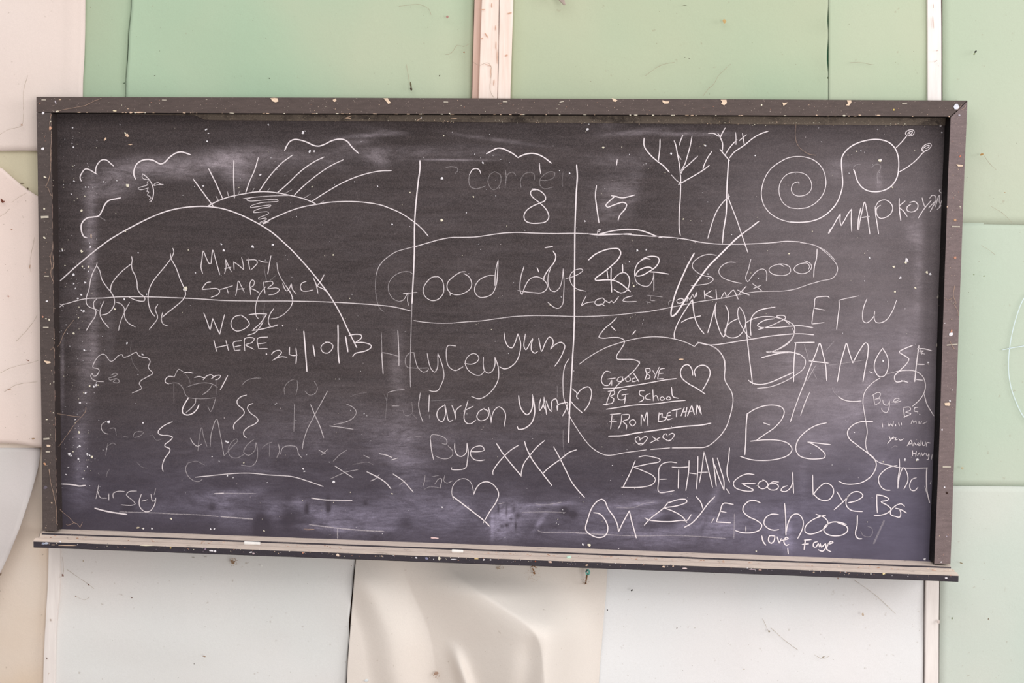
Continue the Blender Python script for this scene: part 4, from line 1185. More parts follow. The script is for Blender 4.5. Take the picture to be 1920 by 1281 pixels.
CRACK_SHADE = sheet_mat('crack_shade_green', (84, 142, 108), (72, 128, 96), None, 3, 50)  # shaded depth of the cracks, painted on strips added behind them
def strip(name, label, xl, xr, y0, y1, df, mat, n=24, jit=0.25):
    """batten with slightly wandering edges"""
    xl = xl if isinstance(xl, list) else [(0, xl)]; xr = xr if isinstance(xr, list) else [(0, xr)]
    ys = [y0 + (y1 - y0) * i / n for i in range(n + 1)]
    L = [(lin(xl, y) + random.uniform(-jit, jit), y) for y in ys]
    R = [(lin(xr, y) + random.uniform(-jit, jit), y) for y in ys]
    vf = []; faces = []
    for (a, y), (b2, _) in zip(L, R):
        p, q = P(a, y, df), P(b2, y, df)
        e = Vector((0.0012, 0, 0))
        vf += [Vector((p.x, -0.001, p.z)), p + Vector((0, 0.0012, 0)), p + e, q - e, q + Vector((0, 0.0012, 0)), Vector((q.x, -0.001, q.z))]
    for i in range(n):
        for k in range(5):
            a = i * 6 + k
            faces.append([a, a + 1, a + 7, a + 6][::-1])
    faces.append([0, 1, 2, 3, 4, 5]); faces.append([n * 6 + k for k in (5, 4, 3, 2, 1, 0)])
    o = mesh_obj(name, vf, faces, mat, wall)
    bm = bmesh.new(); bm.from_mesh(o.data); bmesh.ops.recalc_face_normals(bm, faces=bm.faces); bm.to_mesh(o.data); bm.free()
    o['label'] = label
    return o
strip('batten', 'added deep green strip standing in for shade in the crack beside the right batten', 1542, 1562, T0, 400, 0.002, CRACK_SHADE)
strip('batten', 'added deep green strip standing in for shade in the crack of the left green sheets', [(-470, 240), (0, 238), (182, 228), (400, 228)], [(-470, 258), (0, 256), (182, 246), (400, 246)], T0, 400, 0.002, CRACK_SHADE)
strip('batten', 'tan pink strip along the left side of the centre batten', [(-470, 894), (0, 889.5), (182, 885), (400, 880)], [(-470, 909), (0, 905), (182, 899), (400, 894)], T0, 190, 0.030, STRIP)
strip('batten', 'pinkish white left plank of the centre batten above the chalkboard', [(-470, 908), (0, 903.5), (182, 897), (400, 892)], [(-470, 938), (0, 936), (182, 932.5), (400, 928)], T0, 190, 0.044, BAT)
strip('batten', 'pinkish white right plank of the centre batten above the chalkboard', [(-470, 939), (0, 936.8), (182, 933.3), (400, 929)], [(-470, 966), (0, 962.5), (182, 957), (400, 952)], T0, 190, 0.046, BAT)
strip('batten', 'narrow white batten passing behind the right end of the chalkboard', [(-470, 1740), (0, 1739), (182, 1739.5), (1100, 1736), (1281, 1734.5), (1635, 1731)], [(-470, 1764), (0, 1765), (182, 1765.5), (1100, 1761), (1281, 1760), (1635, 1757)], T0, BOT, 0.018, BATW, 40)
strip('batten', 'narrow white batten below the left end of the chalkboard', [(970, 92), (1030, 91), (1100, 89), (1200, 83), (1281, 80.5), (1635, 70)], [(970, 113), (1030, 113), (1090, 112.5), (1125, 110), (1160, 106), (1200, 104), (1281, 103), (1635, 95)], 970, BOT, 0.022, BATW, 30)

# small finds on the wall: fly specks, egg cases, stains
fl = Flakes()
DK = (70, 56, 46); RU = (150, 104, 76); TN = (172, 150, 120)
for x, y, w, h2, c, r in [(290, 142, 3, 1.5, DK, .5), (770, 158, 2.5, 13, (96, 90, 66), .2), (771, 167, 5, 7, DK, .2), (824, 142, 3, 2, DK, .8), (839, 32, 6, 6, (170, 130, 120), 0), (505, 147, 4, 2, (90, 100, 80), 2.2),
      (233, 156, 4, 2, (80, 96, 76), .6), (870, 98, 3, 3, RU, 0), (1358, 40, 6, 8, (190, 160, 110), 0), (1284, 10, 7, 1.2, (110, 110, 90), 0), (1284, 108, 1.6, 1.6, DK, 0), (1292, 110, 1.6, 1.6, DK, 0),
      (1829, 97, 4, 6, (40, 40, 34), -.6), (1827, 101, 4, 3, (120, 130, 90), .4), (1841, 290, 7, 4, (165, 128, 78), .3), (1845, 518, 4, 2.5, (130, 140, 100), .4), (1802, 1056, 7, 2.4, (140, 130, 105), -.4), (1884, 361, 3, 2, TN, 0),
      (1853, 1161, 2, 4, (120, 105, 85), 0), (1826, 515, 3, 2, (120, 135, 95), 0), (1785, 1160, 2.5, 6, (120, 130, 100), 0), (1804, 878, 6, 6, (190, 185, 155), 0), (1552, 146, 3, 3, (80, 90, 66), 0),
      (118, 1079, 3.2, 6, (130, 90, 80), .2), (166, 1096, 3, 4, (120, 90, 80), .6), (142, 1118, 3, 2, (150, 120, 105), -.5), (247, 1121, 4, 2, (110, 80, 72), .2), (156, 1052, 2.5, 2, TN, 0), (383, 1231, 6, 3, (170, 148, 132), -.2), (364, 1245, 2, 2, DK, 0),
      (491, 1061, 4, 3, (248, 248, 246), -.6), (362, 1045, 7, 1.2, (150, 142, 132), 0), (385, 1044, 7, 1.2, (150, 142, 132), 0), (733, 1245, 4, 2, (180, 140, 120), .5), (818, 1262, 9, 6, (178, 150, 132), .3), (688, 1276, 9, 5, (226, 234, 240), .2),
      (1185, 1107, 4, 3.4, (50, 46, 44), .5), (1139, 1144, 2.4, 2.4, (60, 56, 54), 0), (1442, 1184, 4, 4, (150, 138, 118), 0), (1544, 1232, 6, 2.5, (160, 148, 130), .4), (1395, 1255, 4, 2.5, (190, 175, 160), 0), (1618, 1153, 4, 7, (205, 185, 165), .3), (1269, 1178, 2.5, 2, (120, 108, 95), .4), (1571, 1085, 2.5, 3.5, (150, 110, 100), 0),
      (4, 377, 4, 9, (110, 62, 50), 0.2), (7, 378, 4, 3, (120, 72, 60), 0), (42, 344, 9, 2.4, (110, 96, 78), 0), (52, 354, 5, 4, (90, 74, 58), -.4), (22, 431, 3, 2.4, (180, 140, 120), 0), (56, 500, 2, 9, (205, 168, 150), -.2), (41, 234, 4, 4, (196, 160, 140), 0), (16, 556, 4, 4, (205, 170, 158), 0),
      (52, 676, 6, 2, (150, 110, 92), -.5), (16, 731, 9, 2, (186, 152, 132), .1), (62, 823, 6, 3, (170, 140, 110), 0), (0, 1075, 6, 9, (150, 130, 112), 0), (80, 1040, 3, 3, (200, 182, 168), 0), (88, 1235, 2, 4, (120, 100, 90), 0), (95, 1163, 3, 5, (200, 186, 178), 0),
      (1750, 12, 2, 9, (200, 178, 168), 0), (1750, 45, 2.5, 24, (214, 196, 188), .12), (1757, 95, 5, 2, (206, 186, 178), .3), (1754, 115, 7, 2, (206, 186, 178), .5), (1759, 1166, 6, 8, (214, 200, 194), 0)]:
    fl.add(x, y, 0.048 if 885 < x < 965 else 0.028, w, h2, c, 7, r, 0.15)
for x, y, w, h2, r in [(912, 66, 2, 12, .6), (903, 72, 6, 1.6, .2), (930, 84, 1.6, 16, 0), (929, 52, 1.6, 9, 0), (926, 155, 2, 14, -.1), (949, 104, 6, 3, .3), (932, 108, 1.5, 30, 0), (905, 18, 10, 2, 0), (922, 10, 2, 9, 0), (915, 122, 12, 1.2, -.3), (920, 138, 1.3, 22, 0), (955, 25, 10, 2, .3)]:
    fl.add(x, y, 0.048, w, h2, (206, 164, 140), 7, r, 0.1)
def spot_cluster(cx, cy, R, n, cols, dd=0.03, s=(0.8, 2.2)):
    for _ in range(n):
        a = random.uniform(0, 6.28); r = R * random.random() ** 0.7
        fl.add(cx + math.cos(a) * r, cy + math.sin(a) * r * 0.85, dd, random.uniform(*s), random.uniform(*s), random.choice(cols), 5, a, 0.1)
spot_cluster(437, 1054, 9, 46, [(170, 146, 122), (196, 176, 156), (150, 124, 100)])
spot_cluster(437, 1054, 4, 20, [(150, 122, 98)], s=(1.5, 3.5))
spot_cluster(937, 1062, 8, 26, [(176, 150, 116), (190, 170, 140)])
spot_cluster(1000, 1078, 17, 40, [(196, 166, 140), (206, 184, 164)], s=(.7, 1.5))
spot_cluster(1098, 1090, 9, 26, [(196, 150, 130), (206, 170, 150)], s=(.7, 1.8))
spot_cluster(818, 1266, 8, 22, [(170, 136, 112), (196, 166, 150)])
for x, y, w, h2, r in [(1000, 1069, 2.5, 9, .45), (998, 1062, 9, 2, .5), (1003, 1063, 8, 2, -.6), (1001, 1074, 5, 4, 0), (1002, 1076, 4, 3, 0)]:
    fl.add(x, y, 0.033, w, h2, (150, 110, 74), 7, r, 0.2)
for _ in range(170):      # fly specks scattered over the sheets
    x, y = random.choice([(random.uniform(165, 880), random.uniform(0, 178)), (random.uniform(970, 1735), random.uniform(0, 178)), (random.uniform(1800, 1920), random.uniform(0, 1280)), (random.uniform(110, 660), random.uniform(1060, 1280)), (random.uniform(1150, 1725), random.uniform(1110, 1280)), (random.uniform(0, 65), random.uniform(300, 830))])
    fl.add(x, y, 0.024, random.uniform(.6, 1.5), random.uniform(.6, 1.5), random.choice([(110, 104, 84), (150, 140, 118), (130, 110, 90)]), 5, 0, 0.1)
fl.build('fly_speck', wall, 'stuff')

cob = []
def cw(pts, d=0.024, j=0.6):
    out = [(x + random.uniform(-j, j), y + random.uniform(-j, j), d) for x, y in smooth_path(pts, 6)]
    cob.append(out)
cw([(835, 102), (846, 100), (857, 85), (870, 87), (879, 82)], 0.022)
cw([(748, 12), (770, 9), (790, 9), (805, 18), (808, 28)], 0.022, .3)
cw([(762, 120), (766, 145), (771, 168)], 0.022, .3)
cw([(1318, 180), (1330, 165), (1338, 158), (1345, 145), (1352, 137), (1370, 120)], 0.02, .3)
cw([(1210, 142), (1240, 122), (1265, 117)], 0.02, .3)
cw([(0, 252), (15, 243), (40, 236), (44, 215), (44, 172), (52, 140)], 0.036, .4)
cw([(1594, 118), (1610, 117), (1640, 122)], 0.02, .3)
cw([(22, 380), (35, 370), (50, 362)], 0.032, .4); cw([(0, 406), (10, 400), (18, 392)], 0.032, .4)
cw([(65, 445), (60, 470), (56, 500), (58, 510)], 0.03, .5)
cw([(1845, 292), (1860, 312), (1868, 318)], 0.025, .3)
cw([(1857, 386), (1880, 400), (1897, 417)], 0.025, .3); cw([(1840, 460), (1856, 470), (1866, 478)], 0.025, .3)
cw([(117, 1045), (119, 1062), (118, 1078), (110, 1084)], 0.026, .3); cw([(125, 1068), (150, 1085), (166, 1096), (176, 1104)], 0.026, .2)
cw([(142, 1118), (158, 1125), (168, 1120)], 0.026, .3)
cw([(1430, 1160), (1440, 1182), (1443, 1186)], 0.02, .3); cw([(1446, 1178), (1470, 1200), (1496, 1219)], 0.02, .3); cw([(1527, 1228), (1543, 1236), (1556, 1230)], 0.02, .3)
cw([(1602, 1088), (1640, 1115), (1680, 1152)], 0.02, .2)
cw([(888, 117), (900, 123), (912, 117), (921, 125), (919, 170), (926, 182)], 0.049, .4)
cw([(30, 640), (50, 620), (66, 598), (70, 590)], 0.03, .4); cw([(0, 700), (20, 690), (60, 680), (72, 676)], 0.03, .3)
cw([(8, 735), (30, 722), (70, 716)], 0.03, .3)
for pth in cob:
    thread('cobweb', [pth], wall, THREAD_W, r=0.00035)
# nail with a turquoise cap
nail_t = flat_mat('turquoise_verdigris', (120, 190, 178)); nail_r = flat_mat('rusty_iron', (128, 96, 66))
nl = thread('nail', [[(1101, 1074, .05), (1100, 1082, .045), (1099, 1090, .04), (1098, 1094, .03), (1098, 1095, .012)]], wall, nail_r, 'bent rusty nail with a turquoise crusted head below the tray', r=0.0016, seg=8)
cap = Flakes()
for k in range(9):
    a = k * 0.7; cap.add(1102 + 2.6 * math.cos(a), 1073 + 4.2 * math.sin(a), 0.052, 4, 4, random.choice([(120, 196, 184), (150, 210, 200), (60, 90, 84), (96, 160, 150)]), 6, a, 0.6)
cap.build('nail_head', nl)

# chalk circle drawn on the right hand wall
def ribbon_mesh(strokes, plane_d):
    verts, faces, den = [], [], []
    for w, a, pieces in strokes:
        for pi, pts in enumerate(pieces):
            path = smooth_path(pts)
            n = len(path)
            if n < 2: continue
            i0 = len(verts)
            ph = random.uniform(0, 100)
            for i, (x, y) in enumerate(path):
                x1, y1 = path[min(i + 1, n - 1)]; x2, y2 = path[max(i - 1, 0)]
                tx, ty = x1 - x2, y1 - y2; L = math.hypot(tx, ty) or 1
                nx, ny = -ty / L, tx / L
                hw = w * 0.42 * (1 + 0.18 * mnoise.noise(Vector((ph + i * 0.35, 0, 0))))
                e = min(i, n - 1 - i)
                if e == 0: hw *= 0.6
                if e == 0:     # round the tips a little
                    s = -1 if i == 0 else 1
                    x += tx / L * s * 0.5; y += ty / L * s * 0.5
                dv = a * (1 + 0.16 * mnoise.noise(Vector((ph + i * 0.12, 5, 0))))
                verts.append(P(x + nx * hw, y + ny * hw, plane_d)); verts.append(P(x - nx * hw, y - ny * hw, plane_d))
                den += [dv, dv]
            for i in range(n - 1):
                a0 = i0 + 2 * i
                faces.append([a0, a0 + 1, a0 + 3, a0 + 2])
    return verts, faces, den
BLUECH, bnt, bb = new_mat('pale_blue_chalk'); bb.inputs['Base Color'].default_value = s2l((214, 230, 236))
v, f, d_ = ribbon_mesh([(1.6, .9, [[(1935, 545), (1920, 560), (1906, 594), (1895, 640), (1891, 680), (1893, 712), (1900, 740), (1919, 781), (1945, 810)]]), (1.6, .9, [[(1880, 656), (1900, 652), (1925, 648), (1950, 644)]])], 0.0165)
o = mesh_obj('chalk_circle', v, f, BLUECH, wall); o['label'] = 'pale blue chalk circle with a cross stroke at the right edge'

# ------------------------------------------------------------------ the chalkboard
D_FACE, D_FRAME = 0.030, 0.080
root = bpy.data.objects.new('chalkboard', None); COL.objects.link(root)
root.location = P(930, 1060, 0.03)
bpy.context.view_layer.update()
tag(root, 'wide black wall chalkboard covered in chalk drawings and farewell messages, with wooden frame and tray', 'chalkboard')
def adopt(o, par=root):
    o.parent = par
    o.matrix_parent_inverse = root.matrix_world.inverted()
    return o

# writing surface: fine grid carrying rubbed chalk dust, a cool tint and a painted sheen veil
SM = []      # smears: cx, cy, rx, ry, angle(deg), amount
def sm(*a): SM.append(a)
sm(200, 345, 45, 26, -20, .16); sm(262, 312, 50, 16, -8, .24); sm(330, 318, 60, 16, 0, .20); sm(415, 302, 55, 18, -5, .30); sm(445, 325, 30, 22, 20, .14); sm(225, 345, 30, 20, 0, .10)
sm(172, 370, 10, 40, 0, .16); sm(168, 430, 12, 40, 0, .20); sm(172, 500, 9, 60, 0, .17); sm(176, 640, 10, 60, 0, .16); sm(160, 700, 16, 80, 0, .12); sm(150, 850, 12, 60, 0, .16); sm(150, 560, 30, 90, 0, .04); sm(117, 700, 3, 60, 0, .25); sm(205, 630, 10, 60, 0, .06)
sm(692, 254, 50, 3.5, -4, .22); sm(675, 265, 30, 4, 0, .10); sm(720, 246, 40, 5, 8, .12); sm(735, 285, 80, 9, 0, .10); sm(705, 298, 22, 14, 0, .13); sm(840, 300, 60, 1.5, 0, .3); sm(860, 285, 90, 12, 0, .08)
sm(930, 262, 80, 3, 8, .13); sm(600, 300, 120, 20, 0, .06); sm(650, 275, 40, 5, -20, .10); sm(500, 290, 60, 20, 0, .06)
sm(1190, 248, 60, 5, -6, .16); sm(1270, 251, 90, 3.5, 0, .22); sm(1160, 300, 60, 12, 0, .08); sm(1150, 370, 34, 60, 15, .09); sm(1190, 340, 14, 60, 15, .07); sm(1135, 235, 30, 10, 0, .08)
sm(1640, 345, 40, 18, 10, .08); sm(1590, 310, 40, 8, 0, .07); sm(1648, 340, 5, 18, 0, .14); sm(1565, 325, 14, 24, 20, .05)
sm(1722, 520, 9, 110, 2, .13); sm(1712, 430, 14, 30, 0, .12); sm(1700, 640, 14, 60, 0, .09); sm(1640, 620, 50, 40, 0, .03); sm(1480, 420, 200, 120, 0, .02)
sm(1560, 720, 160, 120, 0, .06); sm(1500, 690, 40, 30, 20, .07); sm(1620, 740, 16, 60, 25, .10); sm(1660, 780, 20, 70, 20, .07); sm(1575, 760, 30, 40, 0, .05); sm(1490, 780, 60, 60, 0, .04); sm(1690, 720, 30, 50, 0, .05); sm(1540, 830, 60, 30, 0, .04)
sm(640, 800, 220, 60, 0, .035); sm(755, 830, 22, 80, 0, .09); sm(745, 690, 14, 80, 0, .08); sm(712, 820, 26, 40, -30, .09); sm(770, 880, 40, 50, 0, .09); sm(820, 830, 80, 30, 0, .06); sm(560, 850, 200, 60, 0, .03); sm(600, 770, 90, 60, 0, .03)
sm(350, 870, 160, 70, 0, .03); sm(330, 950, 110, 26, 0, .07); sm(150, 925, 30, 30, 0, .06); sm(460, 960, 60, 34, 0, .10); sm(450, 925, 36, 9, -8, .20); sm(395, 935, 24, 14, 0, .14); sm(420, 955, 14, 22, 0, .10); sm(515, 955, 30, 20, -10, .14); sm(560, 945, 14, 14, 0, .16); sm(590, 955, 20, 22, 0, .12); sm(500, 885, 30, 4, 8, .10)
sm(640, 965, 60, 34, 0, .10); sm(620, 975, 40, 20, 30, .10); sm(720, 975, 90, 36, 0, .11); sm(800, 950, 90, 26, 0, .10); sm(860, 965, 60, 40, 0, .10); sm(830, 992, 20, 14, 0, .08); sm(600, 990, 60, 6, 4, .16); sm(700, 992, 60, 4, 2, .14)
sm(948, 975, 30, 34, 0, .26); sm(935, 992, 14, 20, 0, .20); sm(965, 960, 24, 24, 0, .14); sm(923, 985, 3, 24, 0, .3); sm(1010, 965, 30, 14, 0, .08); sm(1045, 945, 40, 3, -3, .25); sm(1000, 948, 40, 4, 0, .15); sm(1012, 980, 24, 4, -55, .2)
sm(1150, 960, 140, 34, 0, .10); sm(1120, 1000, 110, 5, 2, .15); sm(1200, 945, 50, 4, -6, .25); sm(1300, 985, 160, 40, 0, .09); sm(1270, 1000, 90, 20, 0, .07); sm(1350, 985, 30, 26, 0, .10); sm(1180, 1015, 260, 12, 2, .06); sm(1225, 965, 12, 10, 0, .15)
sm(1478, 1000, 9, 34, 0, .22); sm(1465, 1010, 30, 20, 0, .10); sm(1450, 960, 80, 40, 0, .05); sm(1600, 960, 140, 60, 0, .04); sm(1650, 870, 40, 20, -60, .06); sm(1340, 930, 6, 30, 25, .14); sm(1250, 925, 20, 4, 10, .16); sm(1505, 900, 10, 60, 0, .06)
sm(900, 470, 500, 200, 0, .02); sm(1300, 700, 300, 200, 0, .025); sm(1000, 800, 200, 120, 0, .03)
# wiped or damp spots that show the bare paint again
for a in [(770, 250, 60, 30, 0, -.03), (917, 318, 18, 10, 0, -.10), (490, 975, 16, 26, 0, -.16), (615, 950, 4, 14, 0, -.3), (575, 955, 4, 10, 0, -.3), (540, 975, 12, 16, 0, -.12), (617, 950, 3, 9, 0, -.3),
          (941, 987, 4, 4, 0, -.4), (950, 985, 4, 4, 0, -.4), (935, 994, 3, 2, 0, -.4), (958, 973, 3, 3, 0, -.35), (970, 967, 6, 6, 0, -.3), (950, 960, 1.5, 12, 0, -.3), (934, 955, 1.5, 10, 0, -.3), (963, 955, 3, 8, 0, -.25), (967, 985, 2, 10, 0, -.25), (1058, 958, 8, 8, 0, -.15), (1075, 965, 9, 8, 0, -.15), (1254, 975, 14, 12, 0, -.15), (1220, 985, 18, 8, 0, -.12), (685, 945, 4, 6, 0, -.15), (760, 980, 16, 14, 0, -.10), (240, 955, 10, 14, 0, -.12), (398, 950, 8, 12, 0, -.12), (1320, 985, 3, 30, 20, -.1)]:
    sm(*a)
PRE = [(cx, cy, rx, ry, math.cos(math.radians(an)), math.sin(math.radians(an)), am, 2.6 * max(rx, ry)) for cx, cy, rx, ry, an, am in SM]
gx, gy = 560, 280
yy_ = lambda x, y: y - 0.03 * (x - 960)
xl0, xr0, yt0, yb0 = 86, 1796, 200, 1066
verts, dust, cool, haze = [], [], [], []
for j in range(gy + 1):
    ymid = yt0 + (yb0 - yt0) * j / gy
    row = [s for s in PRE if abs(ymid - s[1]) < s[7] + 34]
    for i in range(gx + 1):
        x = xl0 + (xr0 - xl0) * i / gx
        ya, yb = 200 + 0.0045 * (x - 86), 994 + 0.0362 * (x - 86)
        y = ya + (yb - ya) * j / gy
        tt = (y - 200) / 850
        x = (87 + 12 * tt) + (1794 - 32 * tt - 87 - 12 * tt) * i / gx
        q = 0.012
        for cx, cy, rx, ry, ca, sa, am, R in row:
            dx = x - cx
            if dx > R or dx < -R: continue
            dy = y - cy
            u = (dx * ca + dy * sa) / rx; w = (-dx * sa + dy * ca) / ry
            e = u * u + w * w
            if e < 6.5: q += am * math.exp(-e)
        verts.append(P(x, y, D_FACE))
        dust.append(max(0.0, q))
        yy = y - 0.03 * (x - 960)
        haze.append(0.008 + 0.13 * sst(1200, 1600, x) * sst(150, 420, y) * (1 - 0.65 * sst(680, 950, y)) + 0.035 * sst(1150, 1450, x) * sst(560, 820, yy_(x, y)) + 0.02 * sst(500, 900, y))  # lighter to the right: sheen put into the colour along with dust
        cool.append(0.75 * sst(700, 1000, yy) + 0.25 * sst(1300, 1700, x) * sst(500, 800, y))
W_ = gx + 1
faces = [[j * W_ + i, (j + 1) * W_ + i, (j + 1) * W_ + i + 1, j * W_ + i + 1] for j in range(gy) for i in range(gx)]
# clip the grid to the outline that really sits behind the frame, give it a backing
surf = mesh_obj('writing_surface', verts, faces, BOARD, None, attrs={'dust': dust, 'cool': cool, 'haze': haze})
adopt(surf)
bk = slab('backing_board', [(88, 200), (1793, 208), (1762, 1050), (100, 988)], D_FACE - 0.002, 0.012, flat_mat('backing_wood', (70, 58, 52)), None, 0); adopt(bk)

# dusty ledge left under the top rail by an older, narrower board
LEDGE, lnt, lb = new_mat('dusty_ledge'); ln = N(lnt)
lc = ln.mix(ln.ramp(ln.noise(14, 4, 0.7, sc=(1, 1, 1.5)), 0.36, 0.50), s2l((70, 62, 58)), s2l((108, 97, 88)))
lc = ln.mix(ln.ramp(ln.noise(400, 2, 0.6), 0.6, 0.72, 0, .6), lc, s2l((176, 160, 140)))
ln.link(lc, lb.inputs['Base Color'])
o = slab('ledge_strip', [(110, 200), (1780, 208), (1780, 235.5), (1400, 233), (960, 229.5), (600, 227), (385, 225), (365, 216), (110, 213)], D_FACE + 0.004, D_FACE - 0.004, LEDGE, None, 0.001)
o['label'] = 'thin dusty strip under the top rail'; adopt(o)

# frame
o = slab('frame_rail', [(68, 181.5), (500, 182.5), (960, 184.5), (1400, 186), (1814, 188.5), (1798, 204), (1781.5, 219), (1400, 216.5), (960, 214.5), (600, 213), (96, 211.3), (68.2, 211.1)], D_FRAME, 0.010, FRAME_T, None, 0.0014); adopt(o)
o['label'] = 'top rail of the chalkboard frame dotted with torn paper and staples'
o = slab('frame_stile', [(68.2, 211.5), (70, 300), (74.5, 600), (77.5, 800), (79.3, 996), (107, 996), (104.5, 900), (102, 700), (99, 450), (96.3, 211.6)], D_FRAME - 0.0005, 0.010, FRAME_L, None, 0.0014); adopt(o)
o['label'] = 'left upright of the chalkboard frame'
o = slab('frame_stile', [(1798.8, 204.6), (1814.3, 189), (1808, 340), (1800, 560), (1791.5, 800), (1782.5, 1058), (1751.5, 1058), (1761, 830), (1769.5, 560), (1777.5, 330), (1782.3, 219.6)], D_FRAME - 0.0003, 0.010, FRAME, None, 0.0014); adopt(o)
o['label'] = 'right upright of the chalkboard frame'

# tray: profile rows of (left pixel, right pixel, depth, drop in metres)
top = [((80, 989.5), (1781, 1053.5), 0.012, 0.0), ((79.5, 995.2), (1782.5, 1057.6), 0.078, 0.0), ((79, 996), (1783, 1058.3), 0.084, 0.0), ((78.6, 996.2), (1783.4, 1058.6), 0.0855, -0.004),
       ((73, 1004.5), (1789, 1066.5), 0.128, -0.005), ((72.5, 1004.8), (1789.5, 1067), 0.130, -0.002), ((66, 1007.5), (1794, 1070.5), 0.148, 0.0), ((63, 1009.8), (1797, 1076.2), 0.170, -0.0005), ((62.6, 1010.4), (1797.4, 1077), 0.1725, -0.003)]
nxs = 90
rows = []
A0, B0 = P(80, 991, 0.03), P(1781, 1054.4, 0.03)
for (l, r, d, dz) in top:
    a, b2 = P(l[0], l[1], d), P(r[0], r[1], d)
    za = lambda X: A0.z + (B0.z - A0.z) * (X - A0.x) / (B0.x - A0.x)
    rows.append([Vector((a.x + (b2.x - a.x) * i / nxs, -d, za(a.x + (b2.x - a.x) * i / nxs) + dz + 0.0004 * mnoise.noise(Vector((i * .9, d * 40, 0))))) for i in range(nxs + 1)])
rows.append([v + Vector((0, 0.0, -0.0145)) for v in rows[-1]])
rows.append([Vector((v.x, v.y + 0.0015, v.z - 0.0015)) for v in rows[-1]])
rows.append([Vector((v.x, -0.012, rows[-1][i].z)) for i, v in enumerate(rows[0])])
verts = [v for r in rows for v in r]; W_ = nxs + 1; R_ = len(rows)
faces = []
for j in range(R_):
    k = (j + 1) % R_
    for i in range(nxs):
        faces.append([j * W_ + i, k * W_ + i, k * W_ + i + 1, j * W_ + i + 1])
faces.append([j * W_ for j in range(R_)][::-1]); faces.append([j * W_ + nxs for j in range(R_)])
tray = mesh_obj('chalk_tray', verts, faces, TRAY); adopt(tray)
bm = bmesh.new(); bm.from_mesh(tray.data); bmesh.ops.recalc_face_normals(bm, faces=bm.faces); bm.to_mesh(tray.data); bm.free()
tray['label'] = 'chalk tray thick with pinkish dust and a grooved top'
def tray_z(X): return A0.z + (B0.z - A0.z) * (X - A0.x) / (B0.x - A0.x)
# fluff and droppings in the groove
cl_v, cl_f, cl_c = [], [], []
def clump(px, py, d, w, col):
    c = P(px, py, d); zf = tray_z(c.x) - (0.0045 if 0.086 < d < 0.13 else 0)
    i0 = len(cl_v); n = 6
    cl_v.append(Vector((c.x, -d, zf + w * 0.35)))
    for k in range(n):
        a = 2 * math.pi * k / n; r = w * random.uniform(.35, .8)
        cl_v.append(Vector((c.x + 1.5 * r * math.cos(a), -d + 0.7 * r * math.sin(a), zf)))
    for k in range(n): cl_f.append([i0, i0 + 1 + k, i0 + 1 + (k + 1) % n])
    cl_c.extend([s2l(col)] * (n + 1))
yl = lambda x: 1001 + (x - 80) * 0.0368
random.seed(21)
for cxp in [100, 155, 160, 235, 280, 285, 340, 376, 384, 390, 420, 560, 580, 610, 640, 900, 930, 960, 990, 1020, 1040, 1135, 1190, 1230, 1260, 1310, 1355, 1410, 1510, 1515, 1565, 1610, 1612, 1620, 1650, 1672, 1680, 1745, 1750, 1778]:
    for _ in range(random.randint(2, 6)):
        clump(cxp + random.gauss(0, 6), yl(cxp) + random.uniform(1, 3), random.uniform(.092, .126), random.uniform(.002, .0055), random.choice([(216, 184, 166), (190, 146, 116), (226, 200, 184), (170, 120, 90), (206, 170, 150)]))
for _ in range(90):
    cxp = random.uniform(85, 1780)
    clump(cxp, yl(cxp) + 1, random.uniform(.088, .128), random.uniform(.001, .0026), random.choice([(216, 184, 166), (120, 104, 100), (196, 160, 140), (206, 176, 160)]))
o = mesh_obj('dust_clump', cl_v, cl_f, FLAKE, None, attrs={'tone': cl_c}); o['kind'] = 'stuff'; adopt(o)

